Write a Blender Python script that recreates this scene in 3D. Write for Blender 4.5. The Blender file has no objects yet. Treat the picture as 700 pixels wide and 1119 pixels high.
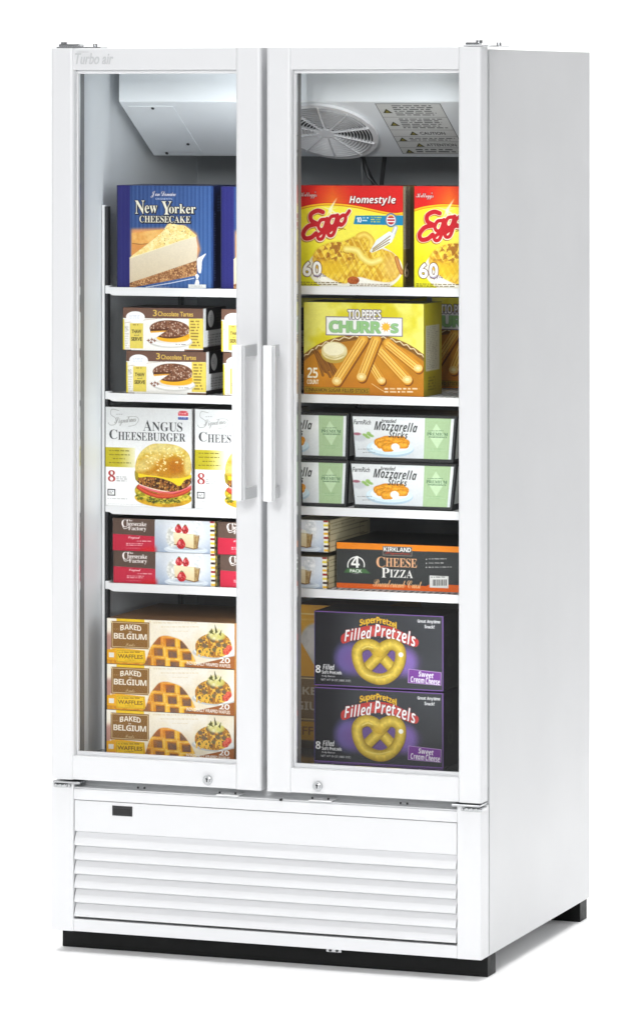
import bpy, bmesh, math, time
import numpy as np
from mathutils import Vector, Matrix

T0 = time.time()
SC = bpy.context.scene
COL = SC.collection
R = math.radians
rng = np.random.default_rng(7)

# ------------------------------------------------------------------ materials
def mat(name, col, rough=.4, metal=0., noise=0., nscale=40., bump=0., bscale=200., spec=.5, coat=0.):
    m = bpy.data.materials.new(name); m.use_nodes = True
    nt = m.node_tree; p = nt.nodes['Principled BSDF']
    p.inputs['Base Color'].default_value = (*col, 1)
    p.inputs['Roughness'].default_value = rough
    p.inputs['Metallic'].default_value = metal
    p.inputs['Specular IOR Level'].default_value = spec
    p.inputs['Coat Weight'].default_value = coat
    tc = nt.nodes.new('ShaderNodeTexCoord')
    if noise:
        n = nt.nodes.new('ShaderNodeTexNoise'); n.inputs['Scale'].default_value = nscale
        n.inputs['Detail'].default_value = 4
        nt.links.new(tc.outputs['Object'], n.inputs['Vector'])
        mp = nt.nodes.new('ShaderNodeMapRange')
        mp.inputs['From Min'].default_value = .3; mp.inputs['From Max'].default_value = .7
        mp.inputs['To Min'].default_value = max(.02, rough-noise); mp.inputs['To Max'].default_value = min(1, rough+noise)
        nt.links.new(n.outputs['Fac'], mp.inputs['Value'])
        nt.links.new(mp.outputs['Result'], p.inputs['Roughness'])
    if bump:
        n2 = nt.nodes.new('ShaderNodeTexNoise'); n2.inputs['Scale'].default_value = bscale
        n2.inputs['Detail'].default_value = 3
        nt.links.new(tc.outputs['Object'], n2.inputs['Vector'])
        b = nt.nodes.new('ShaderNodeBump'); b.inputs['Strength'].default_value = bump
        b.inputs['Distance'].default_value = .001
        nt.links.new(n2.outputs['Fac'], b.inputs['Height'])
        nt.links.new(b.outputs['Normal'], p.inputs['Normal'])
    return m

M_white = mat('white_enamel', (.66,.665,.675), .38, noise=.06, nscale=6, bump=.012, bscale=350)
M_door  = mat('white_door_frame', (.735,.74,.752), .33, noise=.05, nscale=6)
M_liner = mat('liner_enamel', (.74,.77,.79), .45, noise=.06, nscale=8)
M_back  = mat('liner_back', (.36,.38,.395), .5, noise=.08, nscale=8)  # liner darkened, the gloom behind the cartons put into its grey
M_steel = mat('brushed_steel', (.42,.43,.44), .22, metal=1, noise=.06, nscale=60)
M_floor_in = mat('stainless_floor', (.12,.125,.13), .10, metal=.6, noise=.03, nscale=30)
M_chrome= mat('chrome', (.50,.51,.52), .16, metal=1, noise=.05, nscale=90)
M_black = mat('black_paint', (.006,.0065,.0065), .5, noise=.08, nscale=50, bump=.05, spec=.2)
M_dark  = mat('dark_plastic', (.02,.021,.023), .4, noise=.05)
M_rubber= mat('grey_gasket', (.16,.165,.17), .6, noise=.05)
M_epoxy = mat('white_epoxy_wire', (.82,.825,.83), .35, noise=.05)
M_bar   = mat('white_handle', (.83,.835,.84), .25, noise=.04)
M_bracket= mat('grey_bracket', (.56,.57,.58), .35, noise=.05)
M_evap  = mat('evaporator_enamel', (.76,.80,.825), .42, noise=.06, nscale=8)
M_fan   = mat('fan_guard_plastic', (.74,.75,.76), .4, noise=.05)
M_logo  = mat('grey_lettering', (.56,.57,.58), .4, metal=0, noise=.05)
M_tray  = mat('black_card', (.018,.019,.02), .5, noise=.06)
M_reveal= mat('grey_reveal', (.22,.225,.23), .5, noise=.06)
M_ledge = mat('grey_ledge', (.60,.61,.62), .4, noise=.06)
M_ground= mat('white_studio_paper', (.97,.97,.97), .8, noise=.03, nscale=3)

def glass_mat():
    m = bpy.data.materials.new('clear_glass'); m.use_nodes = True
    nt = m.node_tree; nt.nodes.remove(nt.nodes['Principled BSDF'])
    out = nt.nodes['Material Output']
    tr = nt.nodes.new('ShaderNodeBsdfTransparent'); tr.inputs['Color'].default_value = (.988,.992,.992,1)
    gl = nt.nodes.new('ShaderNodeBsdfGlossy'); gl.inputs['Roughness'].default_value = .01
    gl.inputs['Color'].default_value = (1,1,1,1)
    fr = nt.nodes.new('ShaderNodeFresnel'); fr.inputs['IOR'].default_value = 1.22
    mx = nt.nodes.new('ShaderNodeMixShader')
    nt.links.new(fr.outputs[0], mx.inputs[0]); nt.links.new(tr.outputs[0], mx.inputs[1])
    nt.links.new(gl.outputs[0], mx.inputs[2]); nt.links.new(mx.outputs[0], out.inputs['Surface'])
    return m
M_glass = glass_mat()

def print_mat():
    m = bpy.data.materials.new('printed_card'); m.use_nodes = True
    nt = m.node_tree; p = nt.nodes['Principled BSDF']
    a = nt.nodes.new('ShaderNodeAttribute'); a.attribute_name = 'print'
    nt.links.new(a.outputs['Color'], p.inputs['Base Color'])
    tc = nt.nodes.new('ShaderNodeTexCoord')
    n = nt.nodes.new('ShaderNodeTexNoise'); n.inputs['Scale'].default_value = 9
    nt.links.new(tc.outputs['Object'], n.inputs['Vector'])
    b = nt.nodes.new('ShaderNodeBump'); b.inputs['Strength'].default_value = .25; b.inputs['Distance'].default_value = .004
    nt.links.new(n.outputs['Fac'], b.inputs['Height']); nt.links.new(b.outputs['Normal'], p.inputs['Normal'])
    p.inputs['Roughness'].default_value = .42
    p.inputs['Specular IOR Level'].default_value = .3
    return m
M_print = print_mat()

# ------------------------------------------------------------------ mesh helpers
def box(bm, x0, x1, y0, y1, z0, z1, bev=0., seg=2, edges=None):
    vs = [bm.verts.new((x, y, z)) for x in (x0, x1) for y in (y0, y1) for z in (z0, z1)]
    F = [(0,1,3,2),(4,6,7,5),(0,4,5,1),(2,3,7,6),(0,2,6,4),(1,5,7,3)]
    fs = [bm.faces.new([vs[i] for i in f]) for f in F]
    if bev:
        es = list({e for f in fs for e in f.edges})
        if edges == 'v':
            es = [e for e in es if abs((e.verts[0].co-e.verts[1].co).z) > 1e-6]
        bmesh.ops.bevel(bm, geom=es, offset=bev, segments=seg, profile=.5, affect='EDGES')
    return vs

def cyl(bm, c, r, h, axis='Z', seg=20, r2=None):
    r2 = r if r2 is None else r2
    m = Matrix.Translation(Vector(c))
    if axis == 'Y': m = m @ Matrix.Rotation(R(90), 4, 'X')
    if axis == 'X': m = m @ Matrix.Rotation(R(90), 4, 'Y')
    bmesh.ops.create_cone(bm, cap_ends=True, segments=seg, radius1=r, radius2=r2, depth=h, matrix=m)

def tube(bm, pts, r, seg=8):
    pts = [Vector(p) for p in pts]; rings = []
    for i, p in enumerate(pts):
        d = (pts[min(i+1, len(pts)-1)] - pts[max(i-1, 0)]).normalized()
        up = Vector((0,0,1)) if abs(d.z) < .9 else Vector((0,1,0))
        a = d.cross(up).normalized(); b = a.cross(d).normalized()
        rings.append([bm.verts.new(p + a*r*math.cos(2*math.pi*k/seg) + b*r*math.sin(2*math.pi*k/seg)) for k in range(seg)])
    for A, B in zip(rings, rings[1:]):
        for k in range(seg):
            bm.faces.new((A[k], A[(k+1) % seg], B[(k+1) % seg], B[k]))
    bm.faces.new(rings[0]); bm.faces.new(list(reversed(rings[-1])))

def link(name, bm, mats, parent=None, smooth=False):
    me = bpy.data.meshes.new(name)
    bmesh.ops.recalc_face_normals(bm, faces=bm.faces[:])
    bm.to_mesh(me); bm.free()
    for m in (mats if isinstance(mats, (list, tuple)) else [mats]): me.materials.append(m)
    o = bpy.data.objects.new(name, me); COL.objects.link(o)
    if parent: o.parent = parent
    if smooth:
        for p in me.polygons: p.use_smooth = True
    return o

def link_each(name, bm, mats, parent=None, smooth=False):
    """every loose piece of the bmesh becomes an object of its own"""
    seen = set(); out = []
    bm.verts.ensure_lookup_table()
    for v in bm.verts:
        if v in seen: continue
        isl, st = [], [v]; seen.add(v)
        while st:
            q = st.pop(); isl.append(q)
            for e in q.link_edges:
                o = e.other_vert(q)
                if o not in seen: seen.add(o); st.append(o)
        nb = bmesh.new(); mp = {q: nb.verts.new(q.co) for q in isl}
        for f in {f for q in isl for f in q.link_faces}: nb.faces.new([mp[q] for q in f.verts])
        out.append(link(name, nb, mats, parent, smooth))
    bm.free(); return out

def tag(o, label, cat, group=None):
    o['label'] = label; o['category'] = cat
    if group: o['group'] = group
    return o

# ------------------------------------------------------------------ print painter (the artwork printed on the cartons)
_tc = bpy.data.curves.new('lettering', 'FONT'); _to = bpy.data.objects.new('lettering', _tc); COL.objects.link(_to)
def _mesh2d(body, bold):
    _tc.body = body; _tc.size = 1; _tc.offset = bold; _tc.resolution_u = 4
    bpy.context.view_layer.update()
    ev = _to.evaluated_get(bpy.context.evaluated_depsgraph_get()); me = ev.to_mesh(); me.calc_loop_triangles()
    V = np.array([v.co[:2] for v in me.vertices], float).reshape(-1, 2)
    T = np.array([t.vertices[:] for t in me.loop_triangles], int).reshape(-1, 3)
    ev.to_mesh_clear(); return V, T
_atlas = {}; _cache = {}
KERN = {('sansit','y'):-.12, ('sansit','j'):-.12, ('script','y'):-.15, ('script','g'):-.08, ('script','f'):-.15, ('script','c'):-.03, ('script','r'):-.03}
GAP = {'serif':.035, 'italic':.02, 'serifit':.03, 'script':-.03, 'sans':.06, 'sansit':.045}
# outlines of the styled letters (serif, script and bold sans): (style, character code): outline points in 1/400 em
GLYPHS = {
    (4,48): ((131,286,100,290,77,288,57,282,41,272,28,259,17,242,10,222,4,199,0,143,3,100,11,64,24,35,43,13,68,0,100,-4,122,-2,142,4,158,14,171,27,182,44,190,64,199,114,200,143,197,186,189,222,175,251,156,273), (100,241,113,238,123,230,131,216,139,173,139,113,131,69,123,56,113,48,100,45,86,48,76,56,68,69,61,113,61,173,68,216,76,230,86,238),),
    (4,49): ((142,286,92,286,0,212,29,176,83,222,81,0,142,0),),
    (4,50): ((120,288,86,289,58,284,36,275,0,249,33,210,66,232,87,238,108,238,123,231,128,224,132,205,130,187,122,170,107,151,1,42,1,0,200,0,200,51,76,51,76,54,129,103,167,144,183,169,191,197,191,227,188,240,173,263,150,279),),
    (4,52): ((181,286,125,286,0,101,0,59,122,59,122,0,181,0,181,59,215,59,215,106,181,106), (124,216,122,106,53,106,112,196),),
    (4,53): ((16,286,6,140,30,127,73,134,105,129,124,114,130,90,128,76,124,65,116,56,105,50,75,45,49,48,22,54,0,64,0,12,22,3,62,-4,111,-1,140,8,162,23,178,43,188,67,191,96,186,129,179,143,170,155,159,165,133,178,117,181,84,182,64,178,69,234,171,234,171,286),),
    (4,56): ((116,288,85,288,55,282,31,268,22,259,14,248,10,235,10,205,15,190,32,167,55,149,40,141,16,120,7,107,2,91,0,72,3,50,12,32,26,16,46,5,71,-2,100,-4,137,0,167,13,188,33,195,45,199,59,200,74,197,97,192,107,178,125,140,151,154,159,177,178,185,190,190,204,192,220,190,235,186,248,179,259,170,268,146,282), (91,244,110,244,125,238,134,225,134,206,130,198,117,186,100,176,76,192,67,207,67,225,75,238), (98,124,122,109,133,100,142,89,144,76,143,66,133,50,124,45,113,41,86,42,76,45,61,58,57,66,57,86,61,96,76,111),),
    (4,65): ((101,287,0,0,65,0,86,68,190,68,211,0,276,0,175,287), (138,242,154,185,176,119,101,119),),
    (4,66): ((0,286,0,0,107,0,137,2,163,10,184,22,199,39,208,59,212,83,209,109,200,127,186,140,160,150,160,152,173,155,184,162,193,172,199,184,203,198,204,213,201,237,191,256,175,270,153,278,124,284), (60,236,108,235,130,229,137,223,141,215,142,205,138,187,132,181,124,176,111,173,60,172), (60,124,115,123,128,120,138,115,144,107,148,99,148,78,144,68,138,61,129,55,116,51,60,50),),
    (4,67): ((148,289,107,288,82,281,61,271,43,257,28,239,16,219,7,196,2,170,0,142,2,114,6,89,14,65,24,45,38,28,56,14,77,4,101,-2,128,-4,157,-2,182,2,207,11,207,62,157,48,134,46,111,49,93,58,79,71,70,90,64,114,62,142,64,170,71,194,81,213,95,228,113,236,134,239,155,237,198,220,218,270,177,284),),
    (4,68): ((0,286,0,0,81,0,126,4,165,16,196,37,219,65,232,101,237,146,235,175,229,200,219,223,205,242,188,257,167,270,144,278,118,284), (60,236,117,234,137,226,153,214,165,196,172,173,174,144,164,92,135,60,86,50,60,50),),
    (4,69): ((0,286,0,0,164,0,164,50,60,50,60,124,157,124,157,173,60,173,60,236,164,236,164,286),),
    (4,70): ((0,286,0,0,60,0,60,113,156,113,156,162,60,162,60,236,164,236,164,286),),
    (4,71): ((149,290,119,288,92,282,68,272,48,258,31,241,17,221,8,198,2,172,0,143,4,99,15,62,34,34,61,13,93,0,133,-4,171,-2,204,4,234,12,234,160,121,160,121,110,175,110,175,50,152,47,120,48,106,52,94,59,84,68,76,79,70,92,63,124,64,161,73,193,91,218,103,227,117,234,132,238,161,239,184,235,214,224,234,272,194,285),),
    (4,72): ((60,286,0,286,0,0,60,0,60,123,174,123,174,0,234,0,234,286,174,286,174,174,60,174),),
    (4,73): ((130,286,0,286,0,251,35,235,35,50,0,34,0,0,130,0,130,34,95,50,95,235,130,251),),
    (4,75): ((60,286,0,286,0,0,60,0,60,102,86,120,161,0,230,0,129,159,229,286,162,286,76,177,60,155),),
    (4,76): ((60,286,0,286,0,0,176,0,176,50,60,50),),
    (4,77): ((0,286,0,0,54,0,54,143,50,224,52,224,121,0,176,0,250,224,252,224,249,145,249,0,305,0,305,286,223,286,150,67,82,286),),
    (4,78): ((0,286,0,0,54,0,54,162,50,216,176,0,253,0,253,286,199,286,199,137,202,72,76,286),),
    (4,79): ((166,288,136,290,107,288,81,282,59,272,41,258,26,241,15,221,6,198,2,172,0,144,2,115,6,89,15,66,26,46,41,28,59,14,81,4,107,-2,136,-4,165,-2,191,4,213,14,231,28,246,45,257,66,266,89,270,115,272,143,270,172,266,197,257,221,246,241,231,258,213,272,191,282), (113,237,136,240,160,237,178,228,192,214,201,195,207,171,208,143,207,115,201,92,192,73,178,58,159,50,136,47,113,50,95,58,81,73,71,92,66,115,64,143,66,171,71,195,81,214,95,228),),
    (4,80): ((0,286,0,0,60,0,60,102,112,103,134,107,152,115,167,125,178,136,187,150,193,165,197,196,194,222,186,244,172,262,152,275,125,283,91,286), (60,236,88,236,115,231,131,218,136,194,134,181,129,170,121,161,110,156,96,152,60,151),),
    (4,82): ((0,286,0,0,60,0,60,110,93,110,161,0,228,0,144,124,153,129,178,148,190,166,194,176,197,200,194,226,185,248,169,264,147,276,119,283,83,286), (60,236,97,235,111,232,122,227,130,220,134,211,136,198,135,186,130,177,123,169,112,163,98,160,60,159),),
    (4,83): ((100,290,72,287,49,280,29,268,15,252,6,232,3,208,6,185,10,175,21,158,42,139,111,102,120,95,125,86,126,68,117,55,110,50,86,46,57,49,0,70,0,13,25,4,52,-2,81,-4,112,-1,138,6,159,19,174,35,183,56,186,79,182,106,171,127,154,143,130,158,76,186,68,193,64,201,62,210,66,225,72,231,87,238,109,239,130,235,165,222,185,270,143,284),),
    (4,84): ((216,286,0,286,0,235,78,235,78,0,138,0,138,235,216,235),),
    (4,85): ((60,286,0,286,0,102,3,72,13,46,30,25,52,9,81,-1,116,-4,141,-2,163,2,182,10,198,20,211,33,221,47,229,64,233,82,234,286,174,286,173,91,168,75,161,62,150,54,136,49,118,47,100,48,86,53,75,61,67,73,62,90,60,111),),
    (4,97): ((131,221,104,223,59,218,20,203,40,163,81,177,111,178,127,171,135,156,136,136,68,132,43,126,24,117,11,104,3,86,0,65,2,44,9,26,19,13,33,4,49,-2,68,-4,99,0,121,10,142,30,153,0,195,0,195,146,192,169,184,189,171,204,154,214), (95,99,136,101,134,70,130,60,122,51,113,45,102,41,90,40,75,42,65,50,62,57,62,75,72,90,82,95),),
    (4,101): ((131,220,103,222,84,221,66,217,49,210,35,200,23,187,13,171,6,153,1,132,0,108,2,84,6,63,14,45,25,30,38,18,54,8,72,1,112,-4,142,-2,167,3,189,12,189,58,153,45,115,40,99,42,86,47,75,55,67,66,62,79,60,94,201,94,201,123,198,153,189,177,175,197,155,211), (93,179,116,179,127,174,135,167,140,158,145,134,62,134,68,160,75,169),),
    (4,102): ((110,306,81,303,58,294,42,278,37,266,34,252,33,218,0,202,0,174,33,174,33,0,92,0,92,174,144,174,144,218,92,218,93,239,98,251,109,258,129,258,150,253,165,297,132,305),),
    (4,105): ((41,303,24,303,9,298,4,293,1,285,1,265,4,257,16,248,32,246,48,248,61,257,64,265,64,285,61,293,55,298), (62,218,2,218,2,0,62,0),),
    (4,108): ((60,304,0,304,0,0,60,0),),
    (4,109): ((136,222,108,222,84,215,73,209,57,190,54,190,46,218,0,218,0,0,60,0,61,124,64,142,69,156,77,167,88,173,103,175,121,170,132,154,136,128,136,0,196,0,197,129,200,145,206,158,214,167,225,173,239,175,257,170,268,154,272,128,272,0,332,0,332,142,329,168,323,188,313,203,298,214,279,220,244,222,220,215,209,209,192,190,187,190,172,208,161,215),),
    (4,110): ((146,220,111,222,85,215,74,209,57,190,54,190,46,218,0,218,0,0,60,0,61,124,64,142,70,156,78,167,91,173,107,175,118,173,127,170,134,163,141,142,142,0,202,0,202,142,199,168,192,188,180,203,165,214),),
    (4,111): ((126,221,106,222,76,219,50,209,28,193,13,171,3,143,0,110,2,87,6,66,14,48,24,32,36,19,51,9,68,2,86,-3,105,-4,136,-1,162,9,183,26,199,48,208,76,212,110,210,133,206,153,198,171,188,186,175,199,161,209,144,217), (91,173,106,174,120,173,132,167,140,158,146,146,150,129,150,90,146,73,140,61,132,51,120,46,106,44,91,46,80,51,71,61,66,73,62,90,62,129,66,146,71,158,80,167),),
    (4,112): ((145,219,122,222,94,218,74,206,60,190,57,190,48,218,0,218,0,-96,60,-96,60,-8,56,24,60,24,82,5,93,0,120,-4,143,-1,163,9,180,25,194,47,201,75,204,110,201,144,194,172,181,194,164,210), (64,149,70,160,78,168,88,173,102,175,125,168,139,146,143,110,139,74,133,61,126,52,116,46,103,44,88,46,77,52,69,61,64,74,61,91,60,116),),
    (4,114): ((122,222,95,217,83,210,64,192,57,182,54,182,45,218,0,218,0,0,60,0,61,124,68,144,82,157,91,161,110,166,138,165,142,221),),
    (4,115): ((100,222,62,221,41,216,24,207,10,195,3,180,0,162,3,140,11,123,26,110,91,78,101,71,105,65,107,58,104,49,99,45,85,40,63,40,38,45,0,58,0,9,33,-1,72,-4,101,-2,124,4,142,14,155,27,163,44,166,65,162,88,153,104,137,117,70,149,63,155,59,164,62,172,71,177,86,178,105,176,145,162,163,205,138,215),),
    (4,116): ((88,265,50,265,33,219,0,199,0,174,28,174,29,51,37,25,52,8,73,-1,97,-4,118,-3,152,6,152,50,127,44,107,44,95,50,89,61,88,174,149,174,149,218,88,218),),
    (4,117): ((60,218,0,218,0,76,2,51,9,30,21,15,37,4,56,-2,91,-3,116,4,127,10,145,28,148,28,156,0,202,0,202,218,142,218,141,94,138,76,132,62,123,52,111,46,95,44,84,45,75,49,68,56,61,77),),
    (4,121): ((65,218,0,218,87,2,79,-19,67,-37,59,-43,49,-47,37,-48,14,-46,14,-93,44,-96,64,-94,82,-88,99,-79,114,-66,126,-49,135,-28,228,218,164,218,123,96,114,58,108,90),),
    (4,122): ((169,218,6,218,6,173,101,173,0,35,0,0,172,0,172,46,70,46,169,180),),
    (5,67): ((153,290,132,289,96,279,66,262,42,237,23,208,16,192,6,159,0,108,3,76,12,49,26,26,47,9,73,-1,105,-4,151,1,183,11,183,62,150,51,128,47,99,49,85,54,74,63,67,75,62,91,61,125,70,169,83,196,100,219,124,234,138,238,153,240,175,237,214,221,237,270,199,285),),
    (5,70): ((60,286,0,0,60,0,83,113,176,113,186,162,94,162,110,236,209,236,219,286),),
    (5,72): ((120,286,60,286,0,0,60,0,86,123,178,123,152,0,211,0,272,286,212,286,188,174,96,174),),
    (5,77): ((60,286,0,0,54,0,86,155,97,221,98,221,110,0,165,0,276,221,278,221,261,154,228,0,283,0,344,286,261,286,154,72,152,72,139,286),),
    (5,80): ((60,286,0,0,60,0,81,102,134,103,155,106,175,113,192,121,207,132,219,146,228,162,234,181,235,218,226,246,219,258,209,267,196,275,180,281,162,284), (110,236,138,236,159,232,171,220,176,201,174,186,168,174,159,164,147,157,133,153,92,151),),
    (5,83): ((131,290,112,288,79,278,54,260,45,248,39,234,33,203,36,179,46,159,59,143,107,103,115,87,115,67,111,60,103,54,83,47,46,48,23,56,0,67,0,14,30,1,70,-4,107,0,138,13,151,23,162,35,170,49,175,66,177,84,172,115,165,128,144,152,104,183,95,198,96,216,99,224,112,235,131,239,149,238,188,225,209,270,172,285),),
    (5,97): ((101,222,86,221,72,217,48,200,28,175,13,145,3,111,0,75,4,42,15,18,32,4,51,-3,75,-3,87,0,107,12,126,28,123,0,167,0,213,218,168,218,157,190,143,207,125,219), (126,171,135,159,138,143,137,120,133,99,125,78,114,60,100,48,85,44,71,47,62,59,60,78,64,112,70,134,80,152,97,171,111,175),),
    (5,99): ((116,222,98,221,66,211,41,191,30,179,13,149,8,132,1,96,1,58,5,43,11,30,19,19,40,4,67,-3,81,-4,117,0,147,12,147,60,112,46,93,44,75,48,64,61,60,81,63,111,72,139,86,161,96,169,106,173,118,175,141,171,162,164,180,208,151,219),),
    (5,100): ((231,304,172,304,158,234,152,190,132,213,124,218,101,222,86,221,72,217,59,210,37,189,19,161,13,145,3,111,0,76,4,42,15,18,32,4,51,-3,75,-3,87,0,107,12,126,28,122,0,167,0), (126,171,135,158,138,140,135,113,130,91,122,71,110,54,95,45,86,44,72,47,63,59,60,78,64,112,70,134,80,152,97,171,111,175),),
    (5,101): ((144,221,122,222,85,217,69,211,42,191,31,179,14,150,3,116,0,80,3,55,11,33,24,17,42,5,62,-2,86,-4,115,-2,139,3,162,13,162,57,129,44,109,41,87,42,77,45,69,51,60,68,60,87,108,89,140,96,164,108,181,123,192,141,195,163,193,179,187,193,177,206,163,215), (118,180,130,178,137,172,139,162,137,153,132,144,124,137,112,131,95,128,66,126,73,146,90,168,104,177),),
    (5,104): ((123,304,64,304,0,0,59,0,86,120,97,145,110,163,125,174,134,175,145,172,152,164,155,151,153,136,125,0,184,0,214,149,212,177,208,193,200,205,189,215,175,221,158,222,134,218,114,207,95,189,108,234),),
    (5,105): ((99,303,81,303,65,295,57,280,57,262,59,255,70,248,85,246,105,250,112,255,119,271,119,288,112,299), (105,218,46,218,0,0,59,0),),
    (5,107): ((123,304,64,304,0,0,59,0,73,68,97,82,132,0,198,0,142,120,240,218,172,218,82,126,93,161),),
    (5,108): ((123,304,64,304,0,0,59,0),),
    (5,109): ((158,222,143,221,130,217,108,201,87,178,91,218,46,218,0,0,59,0,86,120,97,145,110,163,125,174,134,175,144,172,151,164,153,151,151,136,123,0,182,0,204,106,219,145,232,164,247,174,256,175,267,172,273,164,275,151,274,136,245,0,304,0,334,149,333,177,328,193,321,205,310,215,297,221,280,222,265,221,252,217,229,201,209,178,200,202,192,211,183,217),),
    (5,111): ((140,220,116,222,80,217,51,203,29,180,13,151,3,117,0,80,1,63,11,35,28,14,53,1,84,-4,120,1,135,7,161,26,171,38,187,67,196,100,199,136,196,161,189,182,176,200,160,212), (112,174,121,173,128,170,133,163,139,146,139,121,134,91,123,67,108,50,99,45,88,44,72,48,62,60,59,80,61,100,68,132,77,151,88,165,95,170),),
    (5,114): ((157,222,131,217,108,202,89,178,87,178,91,218,46,218,0,0,59,0,86,119,94,136,104,149,116,159,129,165,144,167,163,164,176,220),),
    (5,115): ((106,222,82,220,62,215,45,205,33,191,25,174,23,153,28,129,34,119,53,103,86,82,95,73,98,63,97,56,87,45,71,40,41,42,20,48,0,57,0,9,29,-1,66,-4,92,-2,114,5,133,15,146,30,155,49,158,72,156,86,152,98,145,108,125,125,94,142,85,151,82,160,86,170,95,176,107,178,133,174,158,162,177,204,154,215,131,221),),
    (5,116): ((108,265,70,265,44,219,6,202,0,174,30,174,6,61,7,29,12,16,20,7,32,1,62,-4,91,-1,114,6,114,50,92,44,77,44,67,50,65,58,88,174,144,174,153,218,98,218),),
    (5,119): ((55,218,0,218,10,0,73,0,124,117,142,168,144,168,142,114,143,0,208,0,311,218,251,218,208,122,185,56,183,56,185,218,121,218,73,106,55,56,54,56,55,79),),
    (5,121): ((105,218,48,218,80,0,68,-20,54,-37,35,-47,18,-48,0,-46,0,-92,17,-96,48,-94,65,-89,82,-80,97,-68,111,-51,256,218,192,218,141,113,120,60,118,60,117,108),),
    (5,122): ((198,218,52,218,42,173,119,173,7,35,0,0,155,0,165,46,79,46,190,179),),
    (3,66): ((231,250,204,249,176,243,128,227,95,209,70,189,55,167,50,146,51,135,55,126,61,117,70,110,81,107,109,106,137,117,160,135,175,161,180,191,178,207,174,209,169,192,160,174,146,157,129,141,111,129,94,123,87,122,73,125,64,132,62,145,64,160,73,174,98,199,126,216,158,229,192,238,226,241,264,238,278,234,259,225,225,200,199,172,173,134,124,50,106,28,96,20,76,12,55,12,39,17,30,26,30,36,32,39,53,43,62,48,67,57,67,69,60,78,48,84,29,83,11,74,5,66,0,47,2,34,8,23,18,14,32,7,49,2,92,2,115,7,135,14,172,40,203,79,249,182,268,211,290,226,297,219,301,208,302,183,296,164,279,140,273,135,260,131,240,133,235,129,234,126,238,119,260,119,263,117,266,109,268,97,265,78,258,58,248,40,236,24,224,14,213,10,208,12,204,17,204,30,214,48,235,66,233,69,228,69,216,63,203,50,196,40,191,30,192,16,195,10,206,0,223,-3,245,0,267,9,286,22,301,38,311,57,314,75,310,96,297,113,274,125,315,141,329,152,340,163,346,174,348,186,343,206,337,214,320,227,310,232,326,237,329,240,326,243,297,239,277,245),),
    (3,67): ((132,250,110,249,89,244,68,236,49,225,32,212,18,197,8,182,2,166,0,149,5,123,22,105,48,96,42,64,43,52,52,30,70,13,94,1,108,-1,134,-2,157,3,178,13,197,26,211,42,216,51,220,69,215,88,202,101,182,105,161,102,143,93,130,80,123,62,122,48,125,40,133,36,136,38,145,69,151,79,162,89,175,94,189,94,201,89,207,77,207,61,201,47,189,34,164,17,144,10,124,8,105,12,94,23,90,42,93,58,100,77,111,100,144,108,191,128,218,146,251,175,266,194,274,212,274,228,271,236,258,246,238,249,214,246,174,227,145,208,104,173,80,146,53,105,38,110,29,121,26,137,30,158,43,182,62,203,87,222,114,234,155,241,156,244,153,248), (228,236,240,240,246,239,250,230,246,214,236,195,211,166,178,138,154,124,118,111,165,177,188,203,210,224),),
    (3,68): ((186,247,153,250,129,248,94,240,68,228,41,210,19,188,5,163,0,138,4,119,14,102,30,90,40,86,61,82,77,84,93,89,108,98,121,109,133,123,150,157,155,175,155,199,153,202,145,202,143,199,142,173,131,144,119,126,104,110,79,96,62,93,48,97,38,107,34,122,36,139,43,158,53,177,67,196,82,211,99,223,118,232,137,238,156,240,184,237,207,229,226,216,187,177,165,146,123,66,98,31,54,42,35,43,16,41,5,33,2,22,3,15,14,4,23,0,53,-3,71,-1,108,9,124,3,157,-2,176,0,195,7,213,17,235,37,252,64,264,94,270,125,271,140,268,169,260,193,246,214,269,229,261,233,254,232,237,223,214,238), (228,188,237,204,248,189,255,167,257,140,256,120,244,78,234,58,222,42,209,29,194,19,178,14,152,13,132,20,167,46,184,68,199,97), (25,32,53,32,88,20,63,9,50,8,24,12,17,16,15,22,17,28),),
    (3,70): ((185,248,161,243,137,233,115,220,97,206,81,191,70,175,63,159,61,143,62,131,72,114,80,108,102,103,128,108,139,113,158,130,165,141,173,166,174,180,172,199,161,214,151,213,148,178,136,150,119,129,105,120,93,117,83,120,75,129,73,143,74,153,82,173,97,193,118,211,141,224,165,231,177,232,209,227,251,212,281,207,293,208,310,216,325,227,333,236,332,242,316,236,299,234,222,249), (246,206,237,203,207,176,183,144,164,106,131,94,96,73,94,68,96,65,100,65,124,81,142,89,160,93,147,67,134,46,121,30,106,18,89,11,72,8,48,11,40,15,30,23,30,32,34,35,53,40,63,46,66,50,66,62,59,72,46,77,27,77,11,68,1,53,0,43,2,30,8,19,19,10,33,3,52,-1,73,-3,109,0,141,9,168,24,191,45,208,71,221,103,236,104,218,63,247,70,254,106,270,115,283,128,288,141,286,148,281,152,274,153,261,149,251,136,241,114,225,113,232,151,245,191,252,202,251,204), (276,142,276,136,265,123,254,116,261,135,268,143),),
    (3,74): ((334,250,301,248,267,243,233,233,190,216,154,193,128,167,119,153,114,139,112,124,114,112,118,102,125,93,134,86,144,82,169,82,178,85,181,89,178,93,156,90,147,92,142,99,140,110,143,124,150,141,164,160,188,186,217,207,250,224,267,230,300,238,270,216,242,184,199,117,161,44,118,34,92,25,57,7,37,-6,21,-21,10,-37,2,-52,0,-67,5,-87,18,-100,41,-104,67,-99,97,-85,143,-51,173,-20,187,-3,210,35,230,28,235,23,239,11,238,3,229,-12,214,-24,205,-28,167,-37,165,-40,170,-45,189,-44,201,-42,224,-32,240,-17,249,1,249,19,242,32,235,38,217,44,291,203,302,221,323,237,345,243,345,248), (135,28,155,32,108,-37,89,-62,72,-79,56,-89,40,-92,32,-90,27,-84,25,-74,27,-64,34,-50,60,-18,77,-3,115,20),),
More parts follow.
